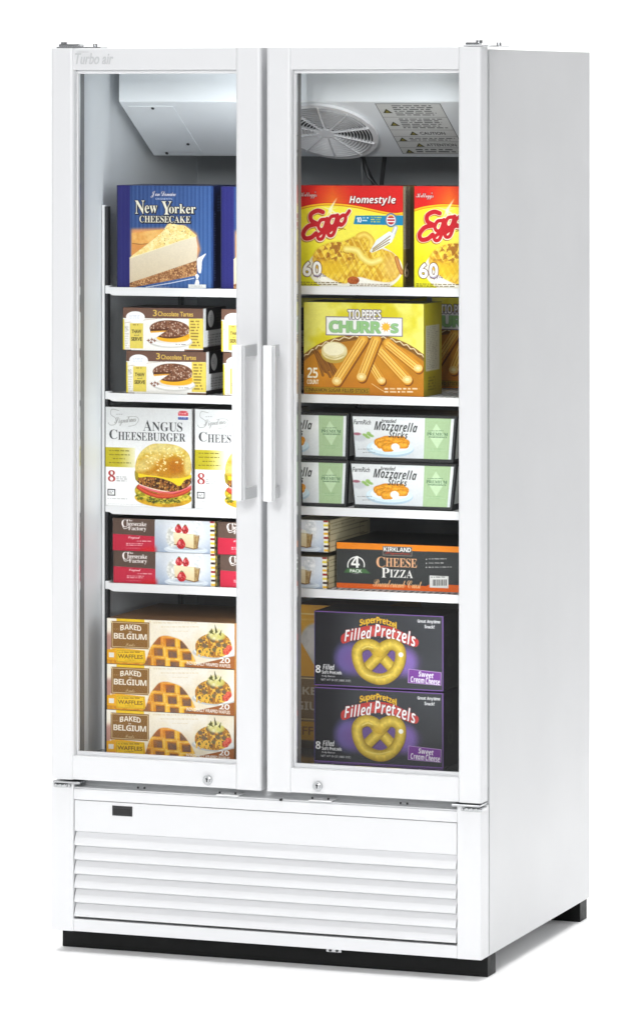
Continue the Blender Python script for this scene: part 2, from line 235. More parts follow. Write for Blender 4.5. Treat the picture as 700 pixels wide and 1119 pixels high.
    (3,75): ((384,246,347,228,335,219,314,198,268,131,257,125,234,126,229,123,227,119,228,115,233,113,251,113,253,105,247,82,231,53,225,30,229,13,241,2,258,-2,274,1,289,10,365,88,388,107,373,108,363,103,347,88,287,25,277,21,275,25,287,70,288,81,286,96,273,114,268,118,293,131,316,150,333,172,360,216,370,227,400,244,399,247), (275,236,265,231,216,187,188,168,163,156,161,157,176,184,178,192,175,201,166,207,153,209,132,204,117,196,95,180,69,155,67,148,73,146,96,167,132,194,142,199,149,198,128,171,125,162,128,152,137,145,150,143,162,146,198,164,182,142,131,56,104,20,92,12,79,6,66,5,48,7,41,11,32,19,32,29,36,32,55,36,64,43,66,48,66,61,60,70,54,73,40,76,19,71,5,58,1,49,0,38,2,26,9,15,20,6,35,-1,52,-5,88,-6,116,1,140,12,161,26,188,53,209,87,227,128,245,181,252,198,271,224,282,236),),
    (3,79): ((228,247,202,251,172,246,141,235,114,220,88,202,63,181,42,160,20,128,5,97,0,66,2,46,8,29,18,15,31,5,46,-1,64,-3,86,0,108,9,131,24,166,56,187,82,206,109,224,149,227,171,226,182,218,198,211,203,194,208,177,204,159,194,141,176,123,154,107,128,88,89,74,49,76,36,86,37,106,96,125,133,150,169,168,188,185,197,192,198,198,196,201,190,202,180,200,163,192,140,179,112,156,75,130,44,102,21,77,9,66,8,55,10,49,18,47,31,50,51,64,90,87,133,113,174,131,198,148,215,168,229,187,238,213,240,225,234,233,222,234,203,238,200,244,202,247,207,248,216,243,235),),
    (3,83): ((299,249,278,249,254,239,228,220,192,179,170,144,152,106,139,107,128,111,120,117,113,126,110,136,108,148,112,170,117,181,130,201,149,218,160,225,185,235,198,237,229,238,232,240,232,245,227,248,205,250,171,247,150,241,122,227,107,216,94,203,85,188,79,173,77,158,79,142,86,128,96,115,110,105,127,99,147,95,135,68,122,47,108,30,94,18,79,11,64,8,46,11,33,19,29,28,30,33,34,37,53,39,62,45,67,54,67,65,64,70,54,78,39,81,29,80,11,70,5,63,0,44,2,31,8,19,18,10,32,3,50,-1,70,-3,90,-1,109,3,127,11,145,21,177,49,191,66,211,105,233,115,270,138,299,164,310,177,322,204,323,226,320,234,307,246), (276,235,287,239,295,237,300,231,301,222,295,198,268,159,238,133,215,119,239,185,252,209,264,225),),
    (3,97): ((116,121,90,122,67,115,44,102,24,85,9,65,4,55,0,34,1,24,5,15,11,7,29,-1,40,-2,58,1,74,9,90,24,91,16,98,4,109,-2,125,-2,135,2,158,15,184,37,176,45,152,25,140,18,136,18,134,22,182,123,138,122,130,106,125,115), (108,112,114,110,120,105,122,98,115,79,98,49,77,24,57,9,48,7,41,12,39,16,41,29,48,45,62,71,80,94,92,105),),
    (3,98): ((163,234,112,230,36,111,26,99,0,76,7,68,28,87,8,50,3,33,3,19,11,5,25,-2,34,-3,59,1,83,11,106,29,121,29,143,36,159,48,153,56,135,43,116,38,134,57,141,68,148,89,148,100,146,114,140,122,128,125,116,121,104,109,91,84,88,66,91,43,96,34,69,16,50,10,45,12,41,16,40,22,57,59), (117,96,126,95,129,91,130,79,122,60,106,41,101,54,101,68,104,78,111,91),),
    (3,99): ((98,123,77,120,55,111,34,97,16,79,4,60,0,39,1,27,5,17,12,8,21,2,32,-2,58,-2,83,7,108,25,122,37,114,45,86,22,70,13,55,10,49,11,46,14,45,19,47,30,57,53,72,78,88,98,98,108,106,111,113,108,106,104,101,98,99,91,101,84,106,78,114,76,125,79,134,93,133,105,130,112,117,120),),
    (3,100): ((251,234,202,230,134,106,128,116,118,121,103,123,81,120,57,110,35,95,17,77,4,57,0,36,1,25,5,15,12,8,21,2,42,-2,60,1,77,10,94,26,95,16,103,5,109,1,127,-2,136,-1,155,8,189,37,181,45,147,16,138,12,133,15,138,29), (120,111,124,107,123,91,112,65,92,37,77,22,64,12,53,8,46,9,42,13,42,27,50,46,69,73,98,105,109,112),),
    (3,101): ((111,122,91,122,80,120,57,110,35,95,17,77,4,58,0,40,2,29,7,19,15,10,26,3,39,-1,66,-2,94,7,109,15,136,37,129,45,116,33,91,18,68,10,50,10,45,13,45,24,51,41,95,54,107,60,125,73,135,88,136,96,132,110,126,116), (102,111,106,109,108,105,108,92,95,71,81,60,64,53,55,51,71,81,82,97,93,107),),
    (3,102): ((268,240,252,243,238,241,224,234,210,223,180,188,138,129,120,108,86,76,92,68,123,95,92,45,85,45,77,40,71,32,71,22,75,15,0,-114,50,-109,110,-4,123,-4,143,2,159,11,184,37,175,45,154,22,145,16,128,10,117,9,169,99,210,125,244,153,267,180,280,207,282,219,278,232), (246,230,254,225,256,218,254,201,246,184,235,166,218,148,196,130,169,113,201,176,227,217,238,227),),
    (3,103): ((172,16,232,125,182,121,174,106,169,116,160,121,135,122,112,115,89,103,69,86,54,66,45,45,45,24,49,15,63,2,84,-2,96,-1,109,5,122,13,113,-3,50,-29,13,-57,0,-87,1,-96,5,-104,20,-114,42,-118,62,-115,83,-104,102,-87,122,-64,142,-35,162,0,194,15,224,37,216,45,193,28), (155,112,160,111,163,107,163,94,151,68,125,29,111,16,97,8,86,8,82,14,85,25,109,66,129,91,146,108), (83,-26,106,-18,72,-78,57,-97,48,-104,39,-106,31,-105,27,-99,25,-90,28,-76,35,-63,47,-50,63,-37),),
    (3,105): ((94,184,81,182,72,173,68,162,71,153,78,147,89,145,101,148,110,156,113,161,113,172,108,180), (99,123,43,120,0,76,8,68,29,88,3,38,0,24,3,9,13,0,30,-3,48,0,66,10,95,37,87,45,59,20,48,13,43,13,42,16,49,33),),
    (3,108): ((159,234,110,229,43,120,19,92,0,74,8,68,26,84,10,54,5,39,4,18,12,5,27,-2,47,-2,67,7,100,37,93,45,64,20,53,13,46,13,44,20,47,30),),
    (3,109): ((174,122,168,123,150,118,128,103,102,78,105,97,103,111,98,120,88,122,79,121,59,109,24,76,31,68,60,94,62,93,61,87,0,-3,60,0,103,59,135,95,155,106,158,102,154,91,91,-3,151,0,187,50,214,84,241,107,251,110,250,103,216,57,209,37,210,22,217,7,230,-1,246,-1,259,4,298,37,290,45,256,16,247,13,247,21,269,50,280,71,284,91,280,109,276,115,262,122,254,123,235,118,213,103,187,78,189,104,184,116),),
    (3,110): ((178,122,170,123,151,118,128,103,102,78,105,95,103,110,98,119,88,122,79,121,59,109,24,76,31,68,60,94,62,93,61,87,0,-3,60,0,108,63,127,84,156,107,167,109,167,106,133,66,123,50,120,38,120,22,127,7,140,-1,156,-1,169,4,209,37,200,45,166,16,158,13,156,16,160,26,193,71,198,84,198,99,191,114),),
    (3,111): ((102,123,78,120,55,110,34,95,16,77,4,58,0,38,1,27,5,17,12,9,21,2,32,-2,44,-3,61,-1,78,6,95,16,104,17,123,22,151,41,143,50,129,39,115,34,130,52,139,69,142,87,138,107,132,114,124,119), (110,110,115,109,119,105,120,98,117,82,108,63,94,43,78,36,72,29,73,20,59,11,49,11,46,20,54,43,81,86,98,104),),
    (3,114): ((39,132,35,128,27,100,0,76,8,68,39,97,66,98,41,76,24,50,19,35,19,19,23,12,38,1,59,-2,74,0,81,4,120,37,112,45,78,16,67,13,64,18,67,26,99,72,106,86,105,95,100,103,90,108,49,116,47,131),),
    (3,115): ((81,135,73,130,66,120,19,76,26,68,62,100,62,75,60,55,52,30,46,18,38,11,24,9,18,14,24,14,31,18,35,24,35,32,31,39,24,43,9,42,2,35,0,25,1,18,9,5,17,1,38,-3,54,-2,70,3,97,20,120,42,113,50,93,33,98,40,102,58,100,73,94,89,81,110,81,116,88,129,87,132),),
    (3,116): ((128,176,158,226,107,224,44,122,24,99,0,76,7,68,28,88,6,44,2,32,2,18,9,6,22,-2,42,-1,64,8,100,37,92,45,62,20,45,12,41,14,43,26,119,163,151,163,155,176),),
    (3,117): ((102,123,44,120,0,76,7,68,27,86,3,38,0,25,4,11,15,1,31,-2,41,-1,64,8,86,25,96,37,94,29,95,17,98,11,110,1,130,-2,148,2,156,6,192,37,184,45,152,16,143,13,138,15,137,18,196,123,138,120,106,67,89,46,62,19,51,17,48,22,54,38),),
    (3,119): ((109,123,52,120,4,82,11,75,32,93,37,94,38,91,33,83,8,54,1,38,0,30,5,12,19,1,42,-2,60,1,73,8,105,40,110,16,126,2,152,-2,166,-2,189,5,211,19,222,29,241,31,256,38,271,50,264,58,248,45,232,40,249,59,259,79,261,89,261,105,257,116,247,122,234,122,221,114,210,99,202,81,199,63,201,50,211,34,183,16,168,11,158,10,150,16,148,21,152,39,203,123,143,120,128,94,93,47,60,15,51,11,48,12,45,18,50,32), (234,96,243,96,246,89,243,74,233,56,220,42,213,53,212,62,214,73,219,83,226,91),),
    (0,56): ((128,287,102,290,62,285,47,279,35,272,18,252,10,229,11,202,15,188,32,165,59,144,28,125,16,115,7,103,2,89,0,73,5,46,19,23,42,6,58,1,97,-4,127,-2,152,5,173,17,188,33,197,52,200,76,198,91,193,106,184,119,172,131,133,155,162,172,181,192,186,205,187,220,185,239,178,255,166,270,149,281), (100,266,114,263,129,249,135,235,137,220,134,198,130,189,118,174,109,168,85,182,71,198,67,209,66,222,70,244,81,261,90,265), (77,122,86,128,119,110,130,101,138,92,142,81,144,69,143,55,139,43,132,33,123,25,112,20,99,19,86,20,76,25,66,33,60,44,55,57,54,71,58,96,63,106),),
    (0,65): ((139,277,128,278,29,33,19,18,14,14,0,11,0,0,81,0,81,11,63,13,53,19,50,29,51,40,67,79,156,79,174,27,170,18,160,13,142,11,142,0,269,0,269,11,255,15,250,20,240,39), (73,96,110,190,149,96),),
    (0,66): ((122,271,0,271,0,261,21,258,29,251,34,239,34,36,28,19,22,15,0,10,0,0,132,0,164,2,190,9,212,21,227,36,237,55,240,78,231,110,205,133,162,147,198,160,220,180,227,209,215,243,180,264), (120,258,133,257,144,253,151,246,156,235,159,222,159,187,155,172,148,162,137,155,122,151,99,150,100,242,103,253,106,256), (99,138,128,136,144,131,156,124,164,112,168,96,169,57,165,41,159,29,151,21,138,16,123,14,108,17,104,20,100,31),),
    (0,67): ((158,276,139,277,113,275,89,269,67,259,48,245,31,229,18,209,8,187,2,162,0,136,2,109,8,85,18,62,31,42,47,25,66,12,88,2,112,-4,137,-6,182,0,220,20,251,53,240,63,213,36,182,20,150,14,106,27,79,68,70,135,78,207,102,250,142,264,162,262,180,254,197,242,212,226,224,207,234,184,244,184,244,277,234,277,230,267,224,261,215,259),),
    (0,69): ((229,271,1,271,1,261,22,258,29,253,33,246,36,235,36,34,29,18,22,13,0,10,0,0,231,0,248,85,236,85,221,56,202,36,178,23,147,17,119,17,106,21,101,31,100,132,126,130,143,122,154,108,161,85,163,70,173,70,173,206,163,206,153,171,146,160,136,153,123,148,100,146,101,238,102,248,107,254,115,256,156,255,178,250,194,242,206,230,215,213,220,190,229,190),),
    (0,70): ((226,271,0,271,0,261,22,256,28,252,33,246,35,236,35,37,29,20,22,15,1,10,1,0,144,0,144,10,124,12,111,17,103,25,100,39,100,133,121,132,134,127,144,119,152,108,158,91,161,70,172,70,172,206,161,206,157,187,152,172,144,161,134,153,121,149,100,147,100,243,102,251,107,255,147,256,176,250,196,238,209,219,216,190,226,190),),
    (0,71): ((158,276,137,277,112,275,88,269,67,259,47,246,31,229,18,210,8,187,2,163,0,136,2,109,8,84,18,61,31,41,48,25,68,12,90,2,116,-4,143,-6,179,-3,214,4,249,17,250,88,256,102,261,105,282,108,282,118,148,118,148,108,172,105,180,101,187,87,187,32,179,16,172,11,148,8,125,11,106,22,91,40,79,65,73,97,70,136,78,207,103,250,143,264,168,259,191,246,211,226,220,213,234,183,244,183,244,277,233,277,222,261,214,260),),
    (0,72): ((135,271,0,271,0,261,21,257,28,252,34,237,34,35,28,19,22,14,0,10,0,0,135,0,135,10,113,14,106,19,100,35,99,132,194,132,194,35,191,25,187,18,180,14,159,10,159,0,293,0,293,10,272,15,265,20,259,36,259,237,265,253,271,257,293,261,293,271,159,271,159,261,182,257,190,252,194,234,194,149,99,149,100,242,104,252,112,257,135,261),),
    (0,73): ((138,271,0,271,0,261,23,258,30,255,36,241,36,34,33,25,22,15,0,10,0,0,138,0,138,10,121,13,106,22,102,32,102,241,104,249,115,258,138,261),),
    (0,75): ((135,271,0,271,0,261,21,257,28,253,34,237,34,35,28,19,22,14,0,10,0,0,135,0,135,10,113,14,106,19,100,35,99,118,109,127,185,31,189,20,186,15,180,12,158,10,158,0,300,0,300,10,280,15,271,22,152,170,196,215,224,241,250,256,280,261,280,271,164,271,164,261,183,260,194,256,198,249,191,233,99,139,100,242,104,252,112,257,135,261),),
    (0,77): ((102,271,0,271,0,261,17,259,31,252,35,242,35,35,33,25,28,19,21,14,0,10,0,0,92,0,92,10,70,14,63,18,58,24,55,34,54,232,152,0,163,0,262,238,261,32,254,17,243,13,227,10,227,0,359,0,359,10,344,12,334,16,326,32,326,237,333,252,339,256,359,261,359,271,259,271,180,85),),
    (0,78): ((82,271,0,271,0,261,11,258,34,231,33,31,29,20,16,12,0,10,0,0,88,0,88,10,66,14,60,18,54,34,53,208,229,-6,240,-6,241,237,247,253,253,257,275,261,275,271,186,271,186,261,203,259,213,255,221,241,222,100),),
    (0,80): ((0,271,0,261,21,257,28,252,34,237,34,35,28,19,22,14,0,10,0,0,135,0,135,10,113,14,106,19,100,35,99,122,165,125,190,132,209,143,223,158,232,176,234,198,233,212,229,225,223,237,203,255,191,262,173,267,149,270), (112,256,135,255,146,250,155,242,160,230,164,215,163,177,159,162,153,150,143,143,129,138,99,137,100,244,103,252),),
    (0,82): ((120,271,0,271,0,261,21,257,28,252,34,237,34,35,28,19,22,14,0,10,0,0,135,0,135,10,113,14,106,19,100,35,99,126,111,126,192,0,277,0,277,10,269,11,260,15,248,30,178,133,212,148,232,170,239,199,236,222,226,240,210,254,186,263,157,269), (124,257,151,250,166,232,172,200,170,181,165,165,157,154,146,146,131,141,99,139,100,240,104,252,108,254),),
    (0,83): ((84,278,56,273,43,268,22,251,9,227,4,198,6,180,11,164,20,150,33,138,50,125,108,95,126,84,137,70,140,53,139,41,135,31,127,21,118,14,106,10,92,9,72,11,55,18,41,30,29,46,19,67,12,94,0,94,0,-6,11,-6,16,4,25,7,69,-5,108,-5,142,5,155,13,167,23,176,34,183,48,187,63,188,79,186,102,178,121,163,139,140,155,74,187,56,200,50,208,46,226,47,237,51,246,58,254,67,260,77,264,101,264,112,261,132,248,149,229,162,204,166,190,176,190,176,278,165,278,163,270,159,266,153,265,102,276),),
    (0,84): ((0,271,0,189,11,189,15,210,22,227,32,240,46,250,63,256,86,258,85,35,83,25,78,18,71,14,48,10,48,0,189,0,189,10,165,14,158,18,154,25,151,35,150,258,192,250,217,227,228,189,238,189,238,271),),
    (0,85): ((134,271,0,271,0,261,21,257,27,252,34,237,35,92,38,61,46,36,59,17,79,3,105,-5,139,-8,171,-5,197,4,217,19,232,41,240,71,243,108,243,236,249,251,254,256,274,261,274,271,187,271,187,261,210,256,217,252,224,237,225,95,217,49,194,22,155,13,137,15,123,21,112,31,105,44,100,62,99,234,104,252,112,257,134,261),),
    (0,89): ((131,271,0,271,0,261,16,256,29,242,104,106,103,35,96,19,90,14,68,10,68,0,203,0,203,10,181,14,175,19,168,35,168,121,241,241,257,257,270,261,270,271,184,271,184,261,202,259,212,253,216,243,212,228,156,134,101,244,102,252,107,257,118,260,131,261),),
    (0,90): ((22,271,14,188,24,188,37,219,52,239,72,250,99,255,152,256,0,6,0,0,230,0,240,98,230,98,222,72,210,52,196,36,178,26,156,19,130,17,79,17,230,264,230,271),),
    (0,97): ((110,188,84,190,56,187,34,178,17,166,9,150,8,133,15,121,20,117,34,114,48,117,58,125,61,138,59,148,50,163,53,170,62,175,86,175,99,168,106,154,106,113,46,92,26,81,11,69,3,54,0,38,1,26,5,16,12,7,21,0,32,-4,45,-5,67,-2,88,6,107,21,112,6,123,-3,140,-6,156,-4,170,4,184,16,179,25,172,21,167,21,164,24,162,125,160,145,155,162,145,174,130,183), (80,90,106,101,106,38,92,24,78,20,67,23,61,33,58,50,64,73),),
    (0,99): ((110,189,76,189,60,184,45,177,32,167,12,141,5,125,1,108,0,89,5,55,19,27,40,6,66,-5,81,-6,111,-1,136,13,158,36,150,43,137,32,124,25,110,23,94,25,81,33,70,45,62,63,57,85,55,112,59,148,70,170,89,177,99,175,104,170,108,134,116,125,129,122,136,122,147,128,153,139,152,158,146,169,137,178,125,184),),
    (0,101): ((103,187,82,190,67,188,40,177,29,168,19,157,5,128,1,112,1,74,10,41,28,15,51,-1,80,-6,110,-1,136,16,158,43,149,51,136,37,122,28,107,25,80,33,64,58,58,99,157,99,155,128,148,150,137,167,122,179), (84,177,93,175,99,172,103,165,108,143,108,114,58,114,61,152,70,171),),
    (0,104): ((77,271,0,271,0,262,13,259,16,256,20,245,20,26,16,15,12,12,0,10,0,0,96,0,96,10,84,12,81,15,78,26,77,140,87,152,98,159,117,161,126,154,129,139,129,33,127,20,122,12,110,10,110,0,206,0,206,10,194,12,190,15,186,26,186,126,180,161,163,183,134,190,112,186,93,176,77,159),),
    (0,105): ((57,275,41,275,28,267,23,261,19,246,23,230,34,219,49,216,64,219,75,230,79,246,75,261,71,267), (78,185,2,185,1,175,14,172,17,170,20,159,20,25,16,15,13,12,0,10,0,0,96,0,96,10,84,13,81,16,78,26),),
    (0,107): ((78,271,2,271,2,262,14,259,18,256,20,245,20,26,17,15,0,10,0,0,97,0,97,10,85,13,81,16,78,26,78,80,86,88,130,25,132,19,131,14,126,11,115,10,115,0,214,0,214,10,201,14,122,124,166,165,180,172,195,175,195,185,112,185,112,175,126,174,132,171,135,166,130,154,78,100),),
    (0,110): ((163,183,134,190,112,186,93,176,77,159,77,185,0,185,0,175,8,174,16,169,20,158,20,26,16,15,12,12,0,10,0,0,96,0,96,10,84,12,81,15,78,26,77,140,87,152,98,159,117,161,126,154,129,139,129,33,127,20,122,12,110,10,110,0,206,0,206,10,194,12,190,15,186,26,186,126,180,161),),
    (0,111): ((105,188,72,188,57,184,43,177,30,168,20,156,5,127,1,110,1,74,11,42,20,28,43,7,57,0,72,-5,106,-5,121,0,135,6,158,27,173,56,176,73,176,110,173,127,166,143,147,168,135,177,121,184), (79,176,89,178,99,176,107,171,112,161,116,146,119,123,119,61,117,38,113,23,107,14,99,9,89,7,79,9,71,14,65,23,61,38,58,92,61,146,65,161,71,171),),
    (0,114): ((128,190,119,188,101,179,92,172,76,150,76,185,2,185,1,175,13,172,17,170,20,159,20,25,16,15,13,12,0,10,0,0,107,0,107,10,84,15,79,25,79,126,86,144,96,154,102,155,109,152,125,135,137,132,150,136,159,145,162,158,161,167,153,181,147,186),),
    (0,115): ((63,190,45,188,30,183,17,173,8,161,3,147,1,131,5,110,11,101,30,84,84,55,91,45,93,35,92,27,85,16,79,12,62,9,51,10,40,15,30,23,22,34,10,63,0,63,0,-5,9,-5,12,1,22,5,57,-5,87,-4,102,1,115,11,124,23,130,39,132,56,128,81,123,90,105,106,58,130,47,138,42,148,42,160,48,170,60,176,78,175,87,171,104,156,115,132,124,132,124,190,116,190,110,183,104,182),),
    (0,116): ((74,252,65,252,40,220,0,178,0,166,17,166,18,28,21,15,27,6,36,0,47,-4,62,-6,86,-1,106,14,120,39,111,44,104,33,97,26,88,24,80,27,75,35,74,166,112,166,112,185,74,185),),
    (0,119): ((89,185,0,185,0,175,10,169,16,158,79,-6,90,-6,139,117,178,-6,188,-6,259,169,267,175,272,176,272,185,218,185,218,176,235,170,237,164,236,157,206,84,182,164,184,170,190,173,199,175,199,185,106,185,106,176,119,172,132,140,106,76,74,162,76,170,89,175),),
    (0,121): ((100,185,1,185,1,175,13,171,23,155,88,-3,78,-33,72,-44,60,-57,55,-59,49,-56,48,-39,42,-29,32,-24,18,-24,12,-27,3,-37,0,-50,4,-68,17,-80,26,-83,45,-83,61,-78,68,-73,81,-57,94,-31,162,154,169,167,177,174,182,175,182,185,125,185,125,175,137,174,143,170,146,163,144,151,114,71,80,162,82,171,88,174,100,175),),
}
def build_atlas():
    st = list(GAP)
    for (s, c), loops in GLYPHS.items():
        _atlas[(st[s], chr(c))] = [np.array(L, float).reshape(-1, 2)/400. for L in loops]
def glyphs(s, style=None, bold=0., spacing=1.):
    k = (s, style, bold)
    if k in _cache: return _cache[k]
    if not style: r = _mesh2d(s, bold)
    else:
        if not _atlas: build_atlas()
        x = 0.; loops = []
        for ch in s:
            if ch == ' ': x += .27; continue
            if (style, ch) in _atlas: L = _atlas[(style, ch)]
            elif ch == "'": L = [np.array([(0,.5),(.09,.5),(.09,.72),(0,.72)])]
            else: continue
            x += KERN.get((style, ch), 0)
            x0 = min(l[:,0].min() for l in L); x1 = max(l[:,0].max() for l in L)
            loops += [l-[x0-x, 0] for l in L]; x += x1-x0+GAP[style]
        r = (loops, None)
    _cache[k] = r; return r

class Art:
    """A flat picture painted in numpy; corners are given in the drawing units of each design."""
    def __init__(s, w, h, tl, tr, bl, br, ppm=1450):
        s.w, s.h = w, h; s.nx, s.ny = int(w*ppm), int(h*ppm)
        s.q = [np.array(p, float) for p in (tl, tr, bl, br)]
        s.sx = s.nx/(((tr[0]-tl[0])+(br[0]-bl[0]))/2); s.sy = s.ny/(((bl[1]-tl[1])+(br[1]-tr[1]))/2)
        s.sc = (s.sx+s.sy)/2
        s.c = np.ones((s.ny, s.nx, 3))*255.
        s.X, s.Y = np.meshgrid(np.arange(s.nx)+.5, np.arange(s.ny)+.5)
    def m(s, P):
        P = np.atleast_2d(np.array(P, float)); tl, tr, bl, br = s.q
        u = np.full(len(P), .5); v = np.full(len(P), .5)
        for _ in range(6):
            xl = tl[0]+(bl[0]-tl[0])*v; xr = tr[0]+(br[0]-tr[0])*v
            u = (P[:,0]-xl)/(xr-xl)
            yt = tl[1]+(tr[1]-tl[1])*u; yb = bl[1]+(br[1]-bl[1])*u
            v = (P[:,1]-yt)/(yb-yt)
        return np.stack([u*s.nx, v*s.ny], 1)
    def put(s, mask, col, a=1.):
        ys = np.flatnonzero(mask.max(1)); xs = np.flatnonzero(mask.max(0))
        if not len(ys): return
        b = (slice(ys[0], ys[-1]+1), slice(xs[0], xs[-1]+1))
        mask = np.clip(mask[b]*a, 0, 1)[..., None]
        col = np.array(col, float)
        if col.ndim == 3: col = col[b]
        s.c[b] = s.c[b]*(1-mask) + col*mask
    def noise(s, cell, octv=3, seed=0):
        r = np.random.default_rng(seed+11); out = np.zeros((s.ny, s.nx)); amp = 1; tot = 0
        for o in range(octv):
            cpx = max(1.2, cell*s.sc/2**o); gx, gy = int(s.nx/cpx)+3, int(s.ny/cpx)+3
            g = r.random((gy, gx)); fx, fy = s.X/cpx, s.Y/cpx
            ix, iy = fx.astype(int), fy.astype(int); tx, ty = fx-ix, fy-iy
            tx = tx*tx*(3-2*tx); ty = ty*ty*(3-2*ty)
            out += amp*((g[iy,ix]*(1-tx)+g[iy,ix+1]*tx)*(1-ty)+(g[iy+1,ix]*(1-tx)+g[iy+1,ix+1]*tx)*ty)
            tot += amp; amp *= .6
        return out/tot
    def mottle(s, c1, c2, cell, seed=0, k=1.8, octv=3):
        n = np.clip((s.noise(cell, octv, seed)-.5)*k*1.6+.5, 0, 1)[..., None]
        return np.array(c1, float)*(1-n)+np.array(c2, float)*n
    def fill(s, col): s.c[:] = col
    def u(s): return s.X/s.nx
    def v(s): return s.Y/s.ny
    def mix(s, c1, c2, t):
        t = np.clip(t, 0, 1)[..., None]; return np.array(c1, float)*(1-t)+np.array(c2, float)*t
    def blur(s, mk, r):
        r = int(max(1, r*s.sc))
        for ax in (0, 1):
            for _ in range(2):
                cs = np.cumsum(np.pad(mk, [(r+1, r) if i == ax else (0, 0) for i in (0, 1)], mode='edge'), axis=ax)
                n = mk.shape[ax]
                mk = (np.take(cs, np.arange(n)+2*r+1, ax)-np.take(cs, np.arange(n), ax))/(2*r+1)
        return mk
    def _pm(s, Q):
        full = np.zeros((s.ny, s.nx)); n = len(Q); Q = np.asarray(Q)
        x0, y0 = np.maximum(np.floor(Q.min(0)).astype(int)-1, 0); x1, y1 = np.ceil(Q.max(0)).astype(int)+2
        b = (slice(y0, max(y1, y0)), slice(x0, max(x1, x0))); X, Y = s.X[b], s.Y[b]; m = np.zeros(X.shape)
        for ox, oy in ((.25,.25),(-.25,.25),(.25,-.25),(-.25,-.25)):
            px, py = X+ox, Y+oy; ins = np.zeros(X.shape, bool)
            for i in range(n):
                x1, y1 = Q[i]; x2, y2 = Q[(i+1) % n]
                if y1 == y2: continue
                ins ^= ((y1 > py) != (y2 > py)) & (px < (x2-x1)*(py-y1)/(y2-y1)+x1)
            m += ins*.25
        full[b] = m
        return full
    def polym(s, P): return s._pm(s.m(P))
    def poly(s, P, col, a=1., soft=0):
        mk = s.polym(P)
        if soft: mk = s.blur(mk, soft)
        s.put(mk, col, a); return mk
    def curve(s, P, n=8):                # closed smooth outline (Catmull-Rom)
        P = np.array(P, float); out = []
        for i in range(len(P)):
            a, b, c, d = P[i-1], P[i], P[(i+1) % len(P)], P[(i+2) % len(P)]
            for t in np.arange(n)/n:
                out.append(.5*(2*b+(c-a)*t+(2*a-5*b+4*c-d)*t*t+(3*b-a-3*c+d)*t**3))
        return np.array(out)
    def open(s, P, n=8):
        P = [np.array(p, float) for p in P]; P = [P[0]]+P+[P[-1]]; out = []
        for i in range(1, len(P)-2):
            a, b, c, d = P[i-1:i+3]
            for t in np.arange(n)/n:
                out.append(.5*(2*b+(c-a)*t+(2*a-5*b+4*c-d)*t*t+(3*b-a-3*c+d)*t**3))
        out.append(P[-2]); return np.array(out)
    def rectm(s, x0, y0, x1, y1):
        c = s.m([((x0+x1)/2, (y0+y1)/2)])[0]; hw, hh = (x1-x0)/2*s.sx, (y1-y0)/2*s.sy
        return np.clip(hw-abs(s.X-c[0])+.5, 0, 1)*np.clip(hh-abs(s.Y-c[1])+.5, 0, 1)
    def rect(s, x0, y0, x1, y1, col, a=1., soft=0):
        mk = s.rectm(x0, y0, x1, y1)
        if soft: mk = s.blur(mk, soft)
        s.put(mk, col, a); return mk
    def frame(s, x0, y0, x1, y1, t, col, a=1.):
        s.put(np.clip(s.rectm(x0,y0,x1,y1)-s.rectm(x0+t,y0+t,x1-t,y1-t), 0, 1), col, a)
    def ellm(s, cx, cy, rx, ry, rot=0, soft=0):
        c = s.m([(cx, cy)])[0]; a = R(rot); k = max(rx, ry)*(1+soft)+2; full = np.zeros((s.ny, s.nx))
        x0, x1 = int(max(0, c[0]-k*s.sx)), int(max(0, c[0]+k*s.sx+1)); y0, y1 = int(max(0, c[1]-k*s.sy)), int(max(0, c[1]+k*s.sy+1))
        b = (slice(y0, y1), slice(x0, x1))
        dx, dy = (s.X[b]-c[0])/s.sx, (s.Y[b]-c[1])/s.sy
        x = dx*math.cos(a)+dy*math.sin(a); y = -dx*math.sin(a)+dy*math.cos(a)
        d = np.sqrt((x/rx)**2+(y/ry)**2)
        w = soft if soft else 1.2/(min(rx, ry)*s.sc)
        full[b] = np.clip((1-d)/w+.5, 0, 1)
        return full
    def ell(s, cx, cy, rx, ry, col, a=1., rot=0, soft=0):
        mk = s.ellm(cx, cy, rx, ry, rot, soft); s.put(mk, col, a); return mk
    def dist(s, P, r=60):
        Q = s.m(P); full = np.full((s.ny, s.nx), 1e9); k = r*s.sc+3
        x0, y0 = np.maximum((Q.min(0)-k).astype(int), 0); xe, ye = np.maximum((Q.max(0)+k).astype(int), 0)
        b = (slice(y0, max(ye, y0)), slice(x0, max(xe, x0))); X, Y = s.X[b], s.Y[b]; d = np.full(X.shape, 1e9)
        for (x1, y1), (x2, y2) in zip(Q, Q[1:]):
            ex, ey = x2-x1, y2-y1; L = ex*ex+ey*ey+1e-9
            t = np.clip(((X-x1)*ex+(Y-y1)*ey)/L, 0, 1)
            d = np.minimum(d, np.hypot(X-x1-t*ex, Y-y1-t*ey))
        full[b] = d/s.sc
        return full
    def line(s, P, w, col, a=1.):
        s.put(np.clip((w/2-s.dist(P, w/2))*s.sc+.5, 0, 1), col, a)
    def rod(s, P, w, edge, mid, tex=None):
        d = s.dist(P, w/2); mk = np.clip((w/2-d)*s.sc+.5, 0, 1)
        t = np.clip(1-d/(w/2), 0, 1)**.7
        c = s.mix(edge, mid, t)
        if tex is not None: c = c*tex[..., None]
        s.put(mk, c)
